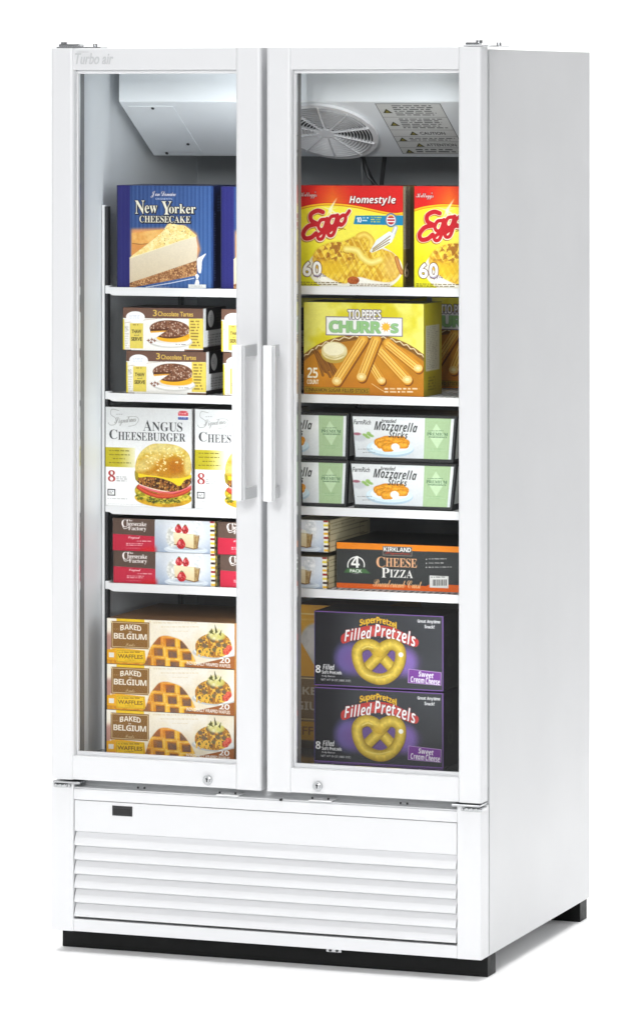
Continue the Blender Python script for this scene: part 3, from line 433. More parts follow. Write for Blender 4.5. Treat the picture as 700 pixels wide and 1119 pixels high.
    def specks(s, mask, n, r, cols, seed=0):
        g = np.random.default_rng(seed); ys, xs = np.where(mask > .5)
        if not len(xs): return
        for i in g.integers(0, len(xs), n):
            rr = r*s.sc*g.uniform(.6, 1.3); x, y = xs[i], ys[i]; k = int(rr+2)
            x0, x1, y0, y1 = max(0,x-k), min(s.nx,x+k+1), max(0,y-k), min(s.ny,y+k+1)
            d = np.hypot(s.X[y0:y1,x0:x1]-x, s.Y[y0:y1,x0:x1]-y)
            mk = (np.clip(rr-d+.5, 0, 1)*mask[y0:y1,x0:x1])[..., None]
            s.c[y0:y1,x0:x1] = s.c[y0:y1,x0:x1]*(1-mk)+np.array(cols[g.integers(len(cols))], float)*mk
    def textm(s, t, x0, y0, x1, y1, style=None, bold=0., warp=None, slant=0.):
        V, T = glyphs(t, style, bold)
        n = [len(l) for l in V] if T is None else None
        if T is None: V = np.vstack(V)
        mn, mx = V.min(0), V.max(0); P = (V-mn)/(mx-mn)
        px = (P[:,0]-.5)*(x1-x0); py = (.5-P[:,1])*(y1-y0)
        px = px+slant*(P[:,1]-.5)*(y1-y0)
        if warp is not None: py = py+warp(P[:,0]*2-1)
        c = s.m([((x0+x1)/2, (y0+y1)/2)])[0]
        Q = np.stack([c[0]+px*s.sx, c[1]+py*s.sy], 1)*3
        W, H = s.nx*3, s.ny*3; M = np.zeros((H, W), np.uint8)
        if T is None:                   # even-odd fill of the letter outlines
            k = 0
            for m in n:
                A = Q[k:k+m]; k += m
                bx0, by0 = np.maximum(np.floor(A.min(0)).astype(int), 0); bx1, by1 = np.minimum(np.ceil(A.max(0)).astype(int)+1, (W, H))
                if bx1 <= bx0 or by1 <= by0: continue
                gx = np.arange(bx0, bx1)[None]+.5; gy = np.arange(by0, by1)[:, None]+.5; ins = np.zeros((by1-by0, bx1-bx0), bool)
                for (xa, ya), (xb, yb) in zip(A, np.roll(A, -1, 0)):
                    if ya != yb: ins ^= ((ya > gy) != (yb > gy)) & (gx < (xb-xa)*(gy-ya)/(yb-ya)+xa)
                M[by0:by1, bx0:bx1] ^= ins
            T = []
        for tri in T:
            A = Q[tri]; bx0, by0 = np.floor(A.min(0)).astype(int); bx1, by1 = np.ceil(A.max(0)).astype(int)+1
            bx0, by0 = max(bx0, 0), max(by0, 0); bx1, by1 = min(bx1, W), min(by1, H)
            if bx1 <= bx0 or by1 <= by0: continue
            gx = np.arange(bx0, bx1)[None]+.5; gy = np.arange(by0, by1)[:, None]+.5
            e = [(A[(i+1)%3,0]-A[i,0])*(gy-A[i,1])-(A[(i+1)%3,1]-A[i,1])*(gx-A[i,0]) for i in range(3)]
            M[by0:by1, bx0:bx1] |= ((e[0]>=0)&(e[1]>=0)&(e[2]>=0))|((e[0]<=0)&(e[1]<=0)&(e[2]<=0))
        M = M.reshape(s.ny, 3, s.nx, 3).mean((1, 3))
        if style and bold: M = s.grow(M, bold*(y1-y0)) if bold > 0 else 1-s.grow(1-M, -bold*(y1-y0))
        return M
    def grow(s, mk, r):
        r = r*s.sc; k = int(math.ceil(r)); o = mk.copy()
        for dy in range(-k, k+1):
            for dx in range(-k, k+1):
                d = math.hypot(dx, dy)
                if d <= r+.5 and (dx or dy):
                    sh = np.roll(np.roll(mk, dy, 0), dx, 1)
                    o = np.maximum(o, sh*min(1, r+.5-d))
        return o
    def text(s, t, x0, y0, x1, y1, col, style=None, bold=0., out=None, ow=0, shadow=None, a=1., **k):
        mk = s.textm(t, x0, y0, x1, y1, style, bold, **k)
        if out is not None:
            g = s.grow(mk, ow)
            if shadow:
                d = s.grow(mk, ow); d = np.roll(np.roll(d, int(shadow*s.sc+.5), 0), int(shadow*s.sc+.5), 1); s.put(d, out)
            s.put(g, out)
        s.put(mk, col, a); return mk
    def greek(s, x0, y0, x1, y1, rows, col, a=.8, seed=0, fill=.75):   # lines of print too small to read
        g = np.random.default_rng(seed); h = (y1-y0)/rows
        for r in range(rows):
            x = x0; end = x1-(x1-x0)*g.uniform(0, .2)
            while x < end:
                w = g.uniform(.25, 1.)*h*2.6
                s.rect(x, y0+r*h, min(x+w, end), y0+r*h+h*.5, col, a*g.uniform(.6, 1)); x += w+h*.5
    def lin(s, x0=0., x1=1.):
        if not hasattr(s, 'done'):      # grain of the printing and the worn edge of the card
            g = np.random.default_rng(s.nx).normal(0, .011, (s.ny, s.nx))+.05*(s.noise(5/s.sc, 3, 21)-.5)
            e = np.minimum(np.minimum(s.X, s.nx-s.X), np.minimum(s.Y, s.ny-s.Y))
            s.c = s.c*(1+g-.22*np.clip(1-e/2.2, 0, 1))[..., None]; s.done = True
        c = np.clip(s.c[:, int(s.nx*x0):max(int(s.nx*x1), int(s.nx*x0)+2)], 0, 255)/255.
        return np.where(c <= .04045, c/12.92, ((c+.055)/1.055)**2.4)
# ------------------------------------------------------------------ the printed designs
def art_cheesecake():
    a = Art(.223, .222, (12,12), (617,10), (12,668), (617,672))
    n = np.random.default_rng(3).random(a.nx)*14; st = 7*np.sin(a.X/a.nx*150)+n[None,:]
    a.c = a.mix((36,62,116), (56,94,152), a.u()*.55+.45*a.v())+st[...,None]*.9
    a.put(a.polym([(12,0),(98,0),(98,700),(12,700)]), (34,34,104)); a.put(a.rectm(12,0,20,700), (24,28,66))
    a.c += (st*.35)[...,None]
    a.poly([(105,292),(340,285),(440,262),(520,318),(545,420),(520,500),(105,470)], (236,158,96), .95, soft=9)
    a.put(a.polym([(108,318),(330,290),(240,380),(108,470)]), a.mottle((240,190,110),(226,160,80),40))
    a.put(a.polym([(108,385),(205,392),(150,440),(108,470)]), (214,140,70), .8)
    a.line([(112,384),(160,390),(215,386)], 4, (150,90,40))
    top = a.curve([(95,478),(200,395),(300,312),(342,256),(400,262),(452,272),(505,318),(517,338),(430,362),(290,412),(160,462)], 6)
    mk = a.polym(top); a.put(mk, a.mottle((252,234,170),(244,214,132),26,seed=2))
    a.specks(mk*(a.ellm(385,330,150,80)>.5), 60, 2.2, [(150,110,50),(190,140,70)], 1)
    a.specks(mk, 130, 2.2, [(255,246,205),(230,195,110)], 5)
    front = [(95,480),(290,412),(430,362),(516,338),(527,400),(522,492),(95,640)]
    mk = a.polym(front); a.put(mk, a.mix((236,226,204),(214,198,168), a.v()*1.9-.75))
    a.line([(95,480),(290,412),(430,362),(516,338)], 4, (250,238,200), .8)
    cr = [(95,638),(300,568),(522,490),(524,585),(330,625),(112,668),(95,668)]
    mk = a.polym(cr); a.put(mk, a.mottle((196,146,96),(140,92,58),14,seed=4,k=2.4)); a.specks(mk, 260, 3.2, [(226,184,130),(110,66,40),(170,116,70)], 3)
    a.line([(200,664),(360,636),(505,604)], 4, (236,240,248))
    a.poly(a.curve([(527,478),(550,462),(580,446),(556,490),(552,540),(545,572),(530,560),(524,510)]), (246,246,248))
    a.poly(a.curve([(512,585),(524,576),(536,590),(530,606),(538,630),(534,646),(510,646),(512,628),(518,606)]), (240,240,244))
    a.line([(514,612),(534,612)], 3, (90,100,140)); a.rect(468,644,580,668,(240,240,236)); a.greek(482,652,566,660,1,(120,120,120),.6)
    a.text('Jon Donaire', 230,48,390,92, (240,240,246), 'script', .012, out=(28,36,80), ow=3)
    a.text('DESSERTS', 262,92,366,103, (220,226,240))
    for t,b in (('N',(130,110,190,196)),('ew',(192,140,272,190)),('Y',(298,112,362,198)),('orker',(346,130,514,190))):
        a.text(t,*b,(238,234,214),'serif',.012,out=(18,22,40),ow=5,shadow=4)
    a.text('CHEESECAKE',158,206,482,250,(238,234,214),'serif',.012,out=(18,22,40),ow=5,shadow=4)
    a.greek(210,660,370,668,1,(210,216,235),.7)
    return a
def art_cheesecake_side():
    a = Art(.15, .222, (0,0),(400,0),(0,600),(400,600), 700)
    a.fill((26,36,78)); a.rect(0,0,26,600,(52,84,150)); a.greek(40,150,64,560,30,(150,170,210),.7); a.greek(90,60,300,160,6,(90,110,170)); return a

def art_waffle():
    a = Art(.2386, .216, (10,14),(598,14),(10,585),(598,585))
    a.c = a.mix((246,226,24),(212,212,26), np.clip((a.v()-.25)*1.2*(1-a.u()*.6),0,1))
    a.ell(300,260,250,150,(255,246,110),.7,soft=.9)
    wave = a.open([(10,150),(60,135),(110,126),(170,120),(240,122),(330,132),(420,150),(490,164),(550,172),(598,166)])
    band = np.vstack([[(10,0),(598,0)], wave[::-1]])
    mk = a.polym([tuple(p) for p in band]); t = np.clip(1-abs(a.u()-.33)/.22,0,1)
    a.put(mk, a.mix((216,28,24),(244,148,24), t*(.35+.65*a.v()/.27)))
    a.line(wave, 9, (252,196,30)); a.line(wave+[0,6], 4, (206,120,20)); a.line(wave+[0,-8], 3, (190,30,20), .6)
    for dx,dy,w in ((42,-70,9),(-26,54,8),(60,40,8),(-60,-20,6),(50,-14,6),(18,95,7)):
        a.poly([(190+dy*w/90,150-dx*w/90),(190+dx,150+dy),(190-dy*w/90,150+dx*w/90)], (255,252,215), .9, soft=2)
    a.text("Kellogg's", 22,50,116,90,(250,226,222),'script',.03,out=(120,16,16),ow=3)
    a.text('Homestyle',298,72,556,126,(252,248,244),'sansit',.01,out=(120,14,14),ow=3,shadow=4)
    # big red script word, drawn with a brush
    W, S = (252,240,220), (196,24,36)
    E = [a.open([(150,166),(120,158),(84,178),(84,212),(118,232)]), a.open([(118,234),(70,246),(40,284),(50,314),(84,310),(112,286)])]
    g1 = [a.open([(166,206),(138,212),(124,244),(138,266),(158,254),(172,210)]), a.open([(174,202),(164,270),(148,312),(128,318),(122,300),(150,276),(188,250)])]
    g2 = [p+np.array([58,-20]) for p in g1]
    o = [a.open([(262,182),(240,200),(236,228),(254,238),(274,214),(276,186),(262,182)]), a.open([(272,186),(284,178),(298,158)])]
    allp = E+g1+g2+o
    for p in allp: a.line(p+[-3,5], 33, (120,40,20), .55)
    for p in allp: a.line(p, 30, W)
    for p in allp: a.line(p, 20, S)
    for p in E: a.line(p, 25, S)
    a.line([(240,268),(262,258),(276,262)],4,(150,110,20))
    a.poly([(332,184),(598,180),(598,236),(322,232)], (20,132,178)); a.text('10',338,192,366,222,(250,250,250),'sans',.02)
    a.greek(370,192,412,222,2,(235,245,250),.9); a.greek(418,190,486,226,3,(226,220,70),.95)
    a.ell(530,207,33,40,(90,120,150)); a.ell(530,207,26,32,(225,228,232)); a.ell(530,207,21,25,(190,40,50)); a.rect(508,196,552,202,(245,245,245)); a.rect(510,212,550,218,(245,245,245)); a.rect(518,178,542,186,(230,190,60))
    a.ell(330,480,265,150,(236,232,214)); a.ell(330,476,240,128,(250,248,236))
    body = a.curve([(92,430),(118,376),(190,338),(262,330),(330,300),(372,282),(412,300),(432,338),(486,372),(540,392),(574,440),(582,500),(530,552),(440,548),(350,528),(300,556),(262,566),(180,534),(118,486)],6)
    mk = a.polym(body); a.put(a.blur(mk,6), (170,120,20), .5)
    tex = a.mottle((246,214,70),(214,160,36),26,seed=6,k=2.2); a.put(mk, tex)
    for i in range(-6,16):
        x = 100+i*34; d = a.dist([(x,300),(x+150,580)]); a.put(mk*np.clip(1-d/7,0,1), (250,226,110), .75)
        d = a.dist([(x+190,280),(x-20,580)]); a.put(mk*np.clip(1-d/6,0,1), (190,132,30), .5)
    br = a.noise(20,3,9); a.put(mk*a.ellm(235,385,130,75,0,.8)*(br>.53), (150,84,24), .7)
    a.put(mk*a.ellm(180,480,90,40,0,.8), (240,200,40), .7)
    a.put(mk*a.ellm(540,470,60,70,0,.9), (232,196,110), .6)
    a.rod(a.open([(280,372),(340,380),(372,420),(420,446),(470,430)]), 40, (226,190,60),(255,240,150)); a.rod(a.open([(352,300),(386,290),(420,318),(420,352)]), 34, (220,168,40),(252,226,110))
    a.rod(a.open([(560,420),(575,470),(590,500)]), 24, (170,96,40),(214,150,80)); a.put(a.ellm(320,548,34,22), a.mottle((190,100,40),(150,70,30),10))
    a.rod([(556,250),(536,300)],26,(160,166,170),(245,248,250)); a.poly([(520,270),(552,286),(535,330),(470,372),(424,392),(412,384),(450,318)], (236,240,242))
    [a.line([(526-i*3,296+i*18),(430-i*2,368+i*9)],5,(150,120,40)) for i in range(3)]
    for t,x in (('6',36),('0',92)): a.text(t,x,444,x+50,530,(250,248,244),None,.03,out=(96,60,40),ow=5)
    a.text('waffles',98,510,168,540,(70,50,110),'script',.01)
    a.greek(22,560,270,582,2,(90,70,30),.9,2); a.greek(300,566,575,584,2,(110,80,60),.8,4)
    return a
def art_waffle_side():
    a = Art(.09, .216, (600,14),(720,14),(600,585),(720,585), 900)
    a.c = a.mix((150,126,74),(120,106,40),a.v()); a.rect(604,20,660,370,(190,182,160),.8)
    a.greek(606,24,656,366,46,(90,80,70),.7); a.text('6',612,444,650,530,(220,200,160),None,.03,out=(70,50,30),ow=5); a.greek(606,556,660,580,2,(70,60,30)); return a

def art_tart():
    a = Art(.187, .094, (60,300),(553,311),(48,572),(547,586))
    a.fill((243,240,234)); a.poly([(40,280),(560,280),(560,376),(40,368)], (112,82,68))
    a.text('3',244,318,268,358,(226,190,90),None,.01); a.text('Chocolate Tartes',274,330,490,360,(226,190,90),None,.018)
    a.poly([(56,374),(66,374),(60,576),(46,576)], (226,206,50)); a.line([(66,400),(120,392),(200,380),(300,372)],2,(170,150,130)); a.greek(66,420,92,450,4,(120,110,100))
    a.rect(460,376,550,566,(228,206,92)); a.greek(472,388,528,560,9,(120,92,40),.9,3)
    a.ell(345,520,135,42,(214,212,206)); a.ell(345,514,126,36,(250,249,246)); a.ell(350,508,112,28,(230,226,218))
    a.ell(362,492,100,30,(232,166,28)); a.ell(362,500,98,24,(240,178,40)); a.rect(262,470,462,492,(232,166,28))
    tm = a.ellm(342,438,122,54); a.put(a.ellm(342,446,122,54),(92,52,30)); a.put(tm, a.mottle((142,96,70),(104,62,44),9,k=2)); a.specks(tm,150,3.4,[(214,190,170),(176,140,116),(84,46,30)],2)
    a.poly([(215,442),(340,440),(262,492),(230,486)], (246,243,238)); a.poly([(222,438),(336,438),(336,450),(222,454)], (92,52,32)); a.poly([(222,453),(336,449),(338,456),(226,464)], (226,168,60))
    mk = a.polym([(340,440),(462,440),(462,484),(270,486)])*a.ellm(362,450,102,46); a.put(mk, a.mottle((142,96,70),(104,62,44),9,seed=3,k=2)); a.specks(mk,70,3.4,[(214,190,170),(176,140,116),(84,46,30)],4)
    a.ell(135,362,58,36,(250,250,250)); a.greek(98,350,172,376,3,(170,180,200),.6)
    a.rect(96,402,178,562,(228,208,96)); a.greek(118,408,156,424,1,(120,90,40)); a.text('THAW',108,442,168,466,(84,72,40),None,.03); a.text('and',122,472,152,482,(84,72,40)); a.text('SERVE',104,490,170,514,(84,72,40),None,.03)
    for x,y in ((210,512),(232,506),(226,524),(248,514)): a.poly([(x-12,y),(x-3,y-5),(x,y-13),(x+4,y-4),(x+13,y),(x+3,y+4),(x,y+13),(x-4,y+4)], (140,92,70))
    a.greek(376,536,450,548,1,(110,100,90)); a.rect(44,568,100,590,(110,78,62)); a.rect(430,572,560,592,(110,78,62))
    a.greek(64,450,90,570,8,(180,175,165),.5)
    return a
def art_tart_side():
    a = Art(.14, .094, (0,0),(100,0),(0,100),(100,100), 1000)
    a.fill((240,240,238)); a.rect(12,-5,110,52,(26,22,22)); a.ell(34,26,13,20,(236,236,234)); a.greek(26,18,42,32,3,(150,150,150),.6); a.greek(20,62,90,92,5,(140,140,140),.6); a.rect(-2,90,110,104,(40,34,32)); a.greek(56,14,92,40,4,(120,110,100),.6); return a

def art_burger():
    a = Art(.2025, .2165, (22,34),(645,45),(26,755),(650,760))
    a.c = a.mix((212,214,214),(248,248,248),a.v()*2.1-.15)
    a.frame(22,34,650,760,5,(190,192,192),.6)
    gb = a.rectm(20,330,240,472); a.c = a.c*(1-gb[...,None]*.96)+a.mix((190,176,30),(240,236,200),(a.u()-.14)*5)*gb[...,None]*.96
    for i,w in enumerate((165,170,120,160)): a.greek(52+(28 if i==2 else 0),350+i*29,52+w,364+i*29,1,(104,92,24),.9,i)
    g = (140,140,138); a.line(a.open([(120,62),(70,54),(62,90),(98,120),(96,160),(60,168),(44,150)]),3,g)
    a.text('Signatures',90,104,246,170,g,'script',-.004,warp=lambda x:-10*x)
    a.line(a.open([(180,108),(240,104),(264,126),(240,164),(190,176)]),2.5,g); a.greek(100,86,152,98,1,g)
    a.rect(548,72,620,96,(200,70,80)); a.rect(546,98,622,104,(240,240,240)); a.rect(548,104,620,124,(56,76,150)); a.greek(554,78,614,90,1,(245,225,225),.9); a.greek(554,108,614,118,1,(220,226,240),.9); a.ell(584,66,30,6,(200,70,80))
    k = (50,52,54)
    for t,b in (('A',(296,128,360,208)),('NGUS',(362,142,580,210)),('C',(52,200,112,270)),('HEESEBURGER',(116,218,602,280))): a.text(t,*b,k,'serif',-.036)
    a.text('8',44,496,98,578,(170,44,40),'serif',-.02); a.greek(106,540,186,582,3,(110,110,110),.6,2)
    a.frame(42,632,98,680,7,(50,50,50)); a.greek(54,646,88,670,2,(60,60,60)); a.greek(40,698,210,710,1,(150,150,150),.6); a.greek(46,738,560,746,1,(190,190,190),.6,3)
    # the burger
    a.put(a.ellm(445,690,205,64), a.mottle((222,176,40),(190,140,30),40)); a.put(a.ellm(440,640,200,90)*(a.Y>a.m([(0,600)])[0,1]*0), a.mottle((206,176,40),(150,140,30),22,seed=3,k=2.4))
    g = np.random.default_rng(8)
    for i in range(90):
        x = 248+g.uniform(0,395); y = 668+40*math.sin(math.pi*(x-240)/410)+g.uniform(-20,20); a.ell(x,y,g.uniform(6,17),g.uniform(4,10),[(206,190,60),(150,146,36),(226,206,80),(96,100,26),(60,62,20)][g.integers(5)],.9,rot=g.uniform(-50,50))
    for i in range(22): a.ell(330+i*11,712+g.uniform(-9,9),g.uniform(4,10),g.uniform(3,7),[(40,44,16),(86,92,24)][i%2],.8)
    a.rod(a.open([(266,614),(330,652),(420,676),(520,668),(600,640),(640,612)]),30,(150,36,24),(222,92,58)); a.rod(a.open([(276,602),(360,632),(470,652),(560,634),(642,600)]),20,(186,44,54),(236,130,130)); a.line(a.open([(274,594),(360,622),(470,640),(560,622),(642,592)]),6,(246,226,214))
    a.put(a.ellm(470,664,60,14,6,.6),(206,90,50),.8)
    pt = a.curve([(250,545),(330,520),(450,530),(560,540),(636,525),(646,575),(600,615),(520,640),(430,632),(330,610),(268,586)],6)
    mk = a.polym(pt); a.put(mk, a.mottle((156,98,44),(66,36,18),16,seed=7,k=2.6)); a.specks(mk,190,5,[(190,130,60),(54,28,14),(130,72,36),(206,160,80)],2)
    a.poly(a.curve([(240,520),(262,505),(330,520),(420,525),(520,540),(600,520),(640,515),(644,540),(600,556),(560,600),(500,570),(420,545),(330,538),(268,545)],6), (238,208,40)); a.poly([(470,520),(610,530),(566,600)], (246,214,36))
    a.poly(a.curve([(238,505),(250,490),(262,520),(262,560),(244,560)],6),(160,140,30))
    bun = a.curve([(246,500),(250,420),(290,350),(360,304),(450,298),(540,310),(610,350),(640,410),(642,500),(600,535),(500,545),(400,532),(300,520)],8)
    mk = a.polym(bun); a.put(a.blur(mk,3),(190,150,50),.4); a.put(mk, a.mottle((244,220,116),(216,172,48),60,seed=1,k=2.2))
    a.put(mk*a.ellm(450,470,170,80,0,.9),(206,132,20),.75); a.put(mk*a.ellm(540,460,60,60,0,.8),(190,104,16),.6); a.put(mk*a.ellm(430,330,160,36,0,.8),(246,232,160),.75)
    for x,y,rx,ry in ((330,440,60,46),(395,395,40,30),(290,470,36,36),(480,370,50,24),(360,340,40,16)): a.put(mk*a.ellm(x,y,rx,ry,-30,.7),(248,226,140),.6)
    a.put(mk*a.ellm(620,440,26,80,0,.8),(240,222,140),.8)
    a.c = a.c*(1-(mk*.22)[...,None]*(a.noise(9,3,8)[...,None]-.2))
    g = np.random.default_rng(4)
    for i in range(46):
        x,y = g.uniform(300,600),g.uniform(320,495); a.put(mk*a.ellm(x,y,8,4.2,g.uniform(-70,70)),(252,238,176),.95)
    return a

def art_creamcake():
    a = Art(.2415, .0705, (20,25),(582,42),(26,205),(578,218), 1600)
    a.c = a.mix((214,218,223),(152,168,190),a.v()*.9+.3*abs(a.u()-.55))
    a.ell(430,120,110,90,(246,246,246),.8,soft=.9)
    a.poly([(0,0),(252,0),(252,126),(0,112)],(92,72,62)); a.poly([(0,112),(252,126),(252,240),(0,240)],(190,36,62)); a.poly([(100,240),(190,190),(260,180),(260,240)],(206,22,30),.8,soft=10)
    w = (246,240,236)
    a.text('The',98,34,130,44,w,'serif'); a.text('C',70,34,104,76,w,'serif',.01); a.text('heesecake',98,46,206,70,w,'serif',.004); a.text('Factory',108,72,206,100,w,'serif',.006)
    a.line(a.open([(74,60),(84,84),(110,78)]),3,w); a.text('Original',110,126,172,144,w,'script',.006); a.greek(155,150,244,160,1,w,.8); a.greek(98,164,196,182,2,w,.8,2); a.greek(96,190,190,196,1,w,.4)
    a.ell(420,196,118,24,(206,214,222)); a.ell(420,190,106,16,(226,232,236))
    a.ell(430,188,84,10,(120,130,150),.5,soft=.6)
    a.put(a.ellm(484,92,30,60,0,.35), a.mottle((250,250,250),(206,210,212),16)); a.put(a.ellm(346,128,32,52,0,.4), a.mottle((244,244,238),(196,196,188),13))
    a.put(a.polym([(352,98),(430,108),(492,112),(482,186),(462,192),(358,168)]), a.mix((244,232,198),(214,192,142),(a.v()-.35)*1.5))
    a.put(a.polym([(462,110),(496,112),(484,186),(462,192)]), a.mottle((188,160,106),(150,116,70),10)); a.line([(358,168),(462,192),(484,186)],5,(128,92,52)); a.line([(492,112),(482,186)],4,(120,86,50))
    a.poly([(350,92),(420,88),(500,102),(496,114),(430,111),(352,101)],(252,250,240)); a.line([(352,102),(430,112),(494,115)],2.5,(214,200,160))
    a.put(a.ellm(484,84,27,36,0,.35),a.mottle((252,252,252),(214,218,220),12),.95)
    for x,y,rx,ry in ((380,84,19,22),(417,88,18,22),(394,166,24,26)):
        mk = a.polym(a.curve([(x-rx,y+4),(x-rx*.7,y-ry*.6),(x,y-ry*1.25),(x+rx*.7,y-ry*.6),(x+rx,y+4),(x+rx*.6,y+ry*.85),(x,y+ry),(x-rx*.6,y+ry*.85)],6)); a.put(mk,a.mix((206,38,48),(150,16,28),(a.noise(18,2,int(x))-.3)*1.6)); a.specks(mk,16,1.6,[(240,150,130)],int(x)); a.ell(x-rx*.35,y-ry*.25,rx*.28,ry*.4,(246,160,160),.8,soft=.8); a.poly([(x-8,y-ry*1.1),(x,y-ry*1.35),(x+8,y-ry*1.1),(x,y-ry*.9)],(110,120,70),.8)
    cs = [(150,40,36),(226,206,60),(60,40,34),(232,180,50)]
    a.rect(552,0,575,260,(236,230,214))
    for i in range(8): a.rect(552,40+i*23,575,40+i*23+12,cs[i%4])
    a.rect(575,0,590,260,(92,72,40))
    for i in range(8): a.rect(577,52+i*23,590,60+i*23,(214,190,70))
    return a
def art_creamcake_side():
    a = Art(.27, .0705, (0,0),(400,0),(0,100),(400,100), 900)
    a.fill((196,186,152)); a.rect(0,0,10,100,(92,66,36))
    for i in range(5): a.rect(0,8+i*20,8,16+i*20,(214,190,70))
    for y in (12,32,46,66,84): a.line([(14,y),(340,y-2)],2.4,(120,104,70),.8)
    a.frame(300,30,380,70,3,(120,104,70),.8); a.greek(30,18,280,28,1,(110,96,66),.6); return a

def art_belgian():
    a = Art(.297, .0985, (25,38),(668,68),(28,265),(672,292), 1500)
    a.c = a.mottle((250,244,230),(244,232,206),120)
    a.poly([(0,120),(60,110),(60,215),(0,215)],(176,120,110),.8,soft=10)
    a.poly([(0,200),(80,186),(220,200),(232,300),(0,300)],(236,172,26)); a.put(a.polym([(0,244),(230,250),(230,310),(0,310)]),a.mottle((226,156,30),(186,112,24),22),.7)
    a.rect(74,30,216,62,(240,198,30))
    a.greek(262,62,510,70,1,(226,206,160),.9); a.greek(300,82,500,90,1,(226,206,160),.8,2); a.greek(360,104,440,110,1,(226,206,160),.6,3)
    wf = a.curve([(214,300),(228,250),(246,190),(268,160),(296,132),(330,128),(366,136),(400,150),(434,186),(462,226),(478,262),(484,300)],6)
    mk = a.polym(wf); a.put(a.blur(mk,4),(190,130,60),.4); a.put(mk,a.mottle((250,196,54),(228,154,30),26,k=2))
    for i in range(-2,6):
        for j in range(-2,5):
            cx, cy = 276+i*72+j*12, 152+j*55+i*10
            q = np.array([(cx-23,cy-19),(cx+21,cy-17),(cx+23,cy+19),(cx-20,cy+18)])
            m2 = a.polym(q)*mk
            a.put(a.blur(a.polym(q*1.0+[-3,-4])*mk,3),(206,120,30),.8); a.put(m2,a.mottle((150,96,52),(112,78,58),18,seed=i+9*j+30)); a.put(a.polym(q*[1,1]+[6,7])*m2,(126,100,90),.55)
            a.put(a.polym([(cx+24,cy-30),(cx+34,cy-29),(cx+38,cy+28),(cx+30,cy+28)])*mk,(252,214,104),.75); a.put(a.polym([(cx-30,cy+22),(cx+30,cy+25),(cx+30,cy+31),(cx-30,cy+29)])*mk,(252,220,120),.75)
    a.put(mk*a.ellm(300,146,60,30,0,.9),(214,96,16),.4); a.put(mk*a.ellm(250,240,40,50,0,.9),(206,110,20),.3); a.put(mk*(a.noise(16,3,12)>.58),(206,120,24),.25)
    a.ell(572,212,112,30,(206,206,204)); a.ell(572,206,104,24,(246,246,244))
    fd = a.curve([(482,210),(474,170),(492,140),(530,120),(580,112),(630,130),(654,170),(650,205),(600,232),(530,230)],6); mk = a.polym(fd); a.put(mk,a.mottle((244,190,70),(176,116,44),13,seed=5,k=2.4)); a.specks(mk,120,4,[(246,206,90),(110,80,60),(176,110,50),(90,96,50)],6)
    for x,y in ((500,150),(520,176),(560,150),(600,150),(540,134),(620,176),(570,196),(505,200),(588,172)): a.put(a.ellm(x,y,13,10,20),a.mottle((124,92,84),(120,110,60),8,seed=x))
    for x,y in ((495,208),(528,208),(592,206)): a.line(a.open([(x-12,y+14),(x-10,y-10),(x+6,y-16),(x+14,y+4),(x+8,y+18)]),8,(246,196,70))
    a.put(a.ellm(576,122,40,28,0,.35),a.mottle((244,238,196),(222,214,130),18)); a.put(a.ellm(602,130,20,16,0,.4),(214,206,96),.7)
    for p in ([(545,120),(552,90),(562,108)],[(572,118),(568,70),(584,110)],[(540,110),(548,100),(570,124)],[(590,120),(604,96),(600,130)]): a.poly(p,(96,92,40))
    for x,y in ((628,205),(642,188)): a.put(a.ellm(x,y,16,16),a.mottle((206,60,50),(236,120,90),8,seed=x))
    a.poly(a.open([(670,226),(560,250),(410,282)]).tolist()+[(410,320),(700,320),(700,216)],(166,98,44))
    a.text('20',594,234,648,261,(250,246,240),None,.02); a.text('INDIVIDUALLY WRAPPED WAFFLES',432,259,650,276,(250,246,240),None,.02,warp=lambda x:3*x)
    a.rect(48,58,242,190,(140,98,42)); a.frame(53,63,237,185,2.5,(228,206,160)); a.greek(60,92,90,100,1,(214,190,140),.6)
    for x,y in ((48,58),(242,58),(48,190),(242,190)): a.ell(x,y,4.5,4.5,(236,220,180)); 
    c = (246,238,222)
    a.text('BAKED',94,74,200,100,c,'sans',0,warp=lambda x:7*x*x-3); a.text('in',138,104,152,112,c,'serif'); a.text('BELGIUM',62,116,228,145,c,'sans'); a.text('Foods',122,164,168,178,(214,190,140),'script')
    a.rect(76,198,220,260,(240,196,26)); a.frame(79,201,217,257,1.8,(170,120,20)); a.greek(86,206,210,216,1,(140,96,20),.8); a.text('WAFFLES',84,220,210,240,(120,78,20),None,.014); a.greek(120,246,180,252,1,(140,96,20),.8)
    a.rect(38,210,64,234,(240,236,226))
    return a
def art_belgian_end():      # the larger print on the two cartons at the back
    a = Art(.26, .15, (0,0),(260,0),(0,150),(260,150), 1100)
    a.c = a.mottle((214,160,30),(196,140,24),40); a.rect(0,18,260,21,(240,220,150),.8); a.greek(10,30,250,34,2,(240,220,150),.7)
    a.put(a.ellm(64,84,54,46,0,.15),a.mottle((206,204,198),(170,168,160),30)); a.poly([(0,60),(60,130),(60,150),(0,150)],(200,146,24)); return a
def art_belgian_end2():  # print colours dimmed to carry the shade behind the pretzel cartons
    a = Art(.26, .14, (0,0),(260,0),(0,150),(260,150), 1100)
    a.fill((112,92,58)); a.frame(4,3,256,90,2,(200,180,130)); c = (168,158,136)
    a.text('BAKED',-33,22,88,38,c,'sans'); a.text('BELGIUM',-66,52,100,70,c,'sans'); a.rect(0,94,260,132,(176,134,26)); a.text('WAFFLES',-50,104,110,122,(120,84,20),None,.014); a.rect(0,134,260,150,(60,44,22)); return a

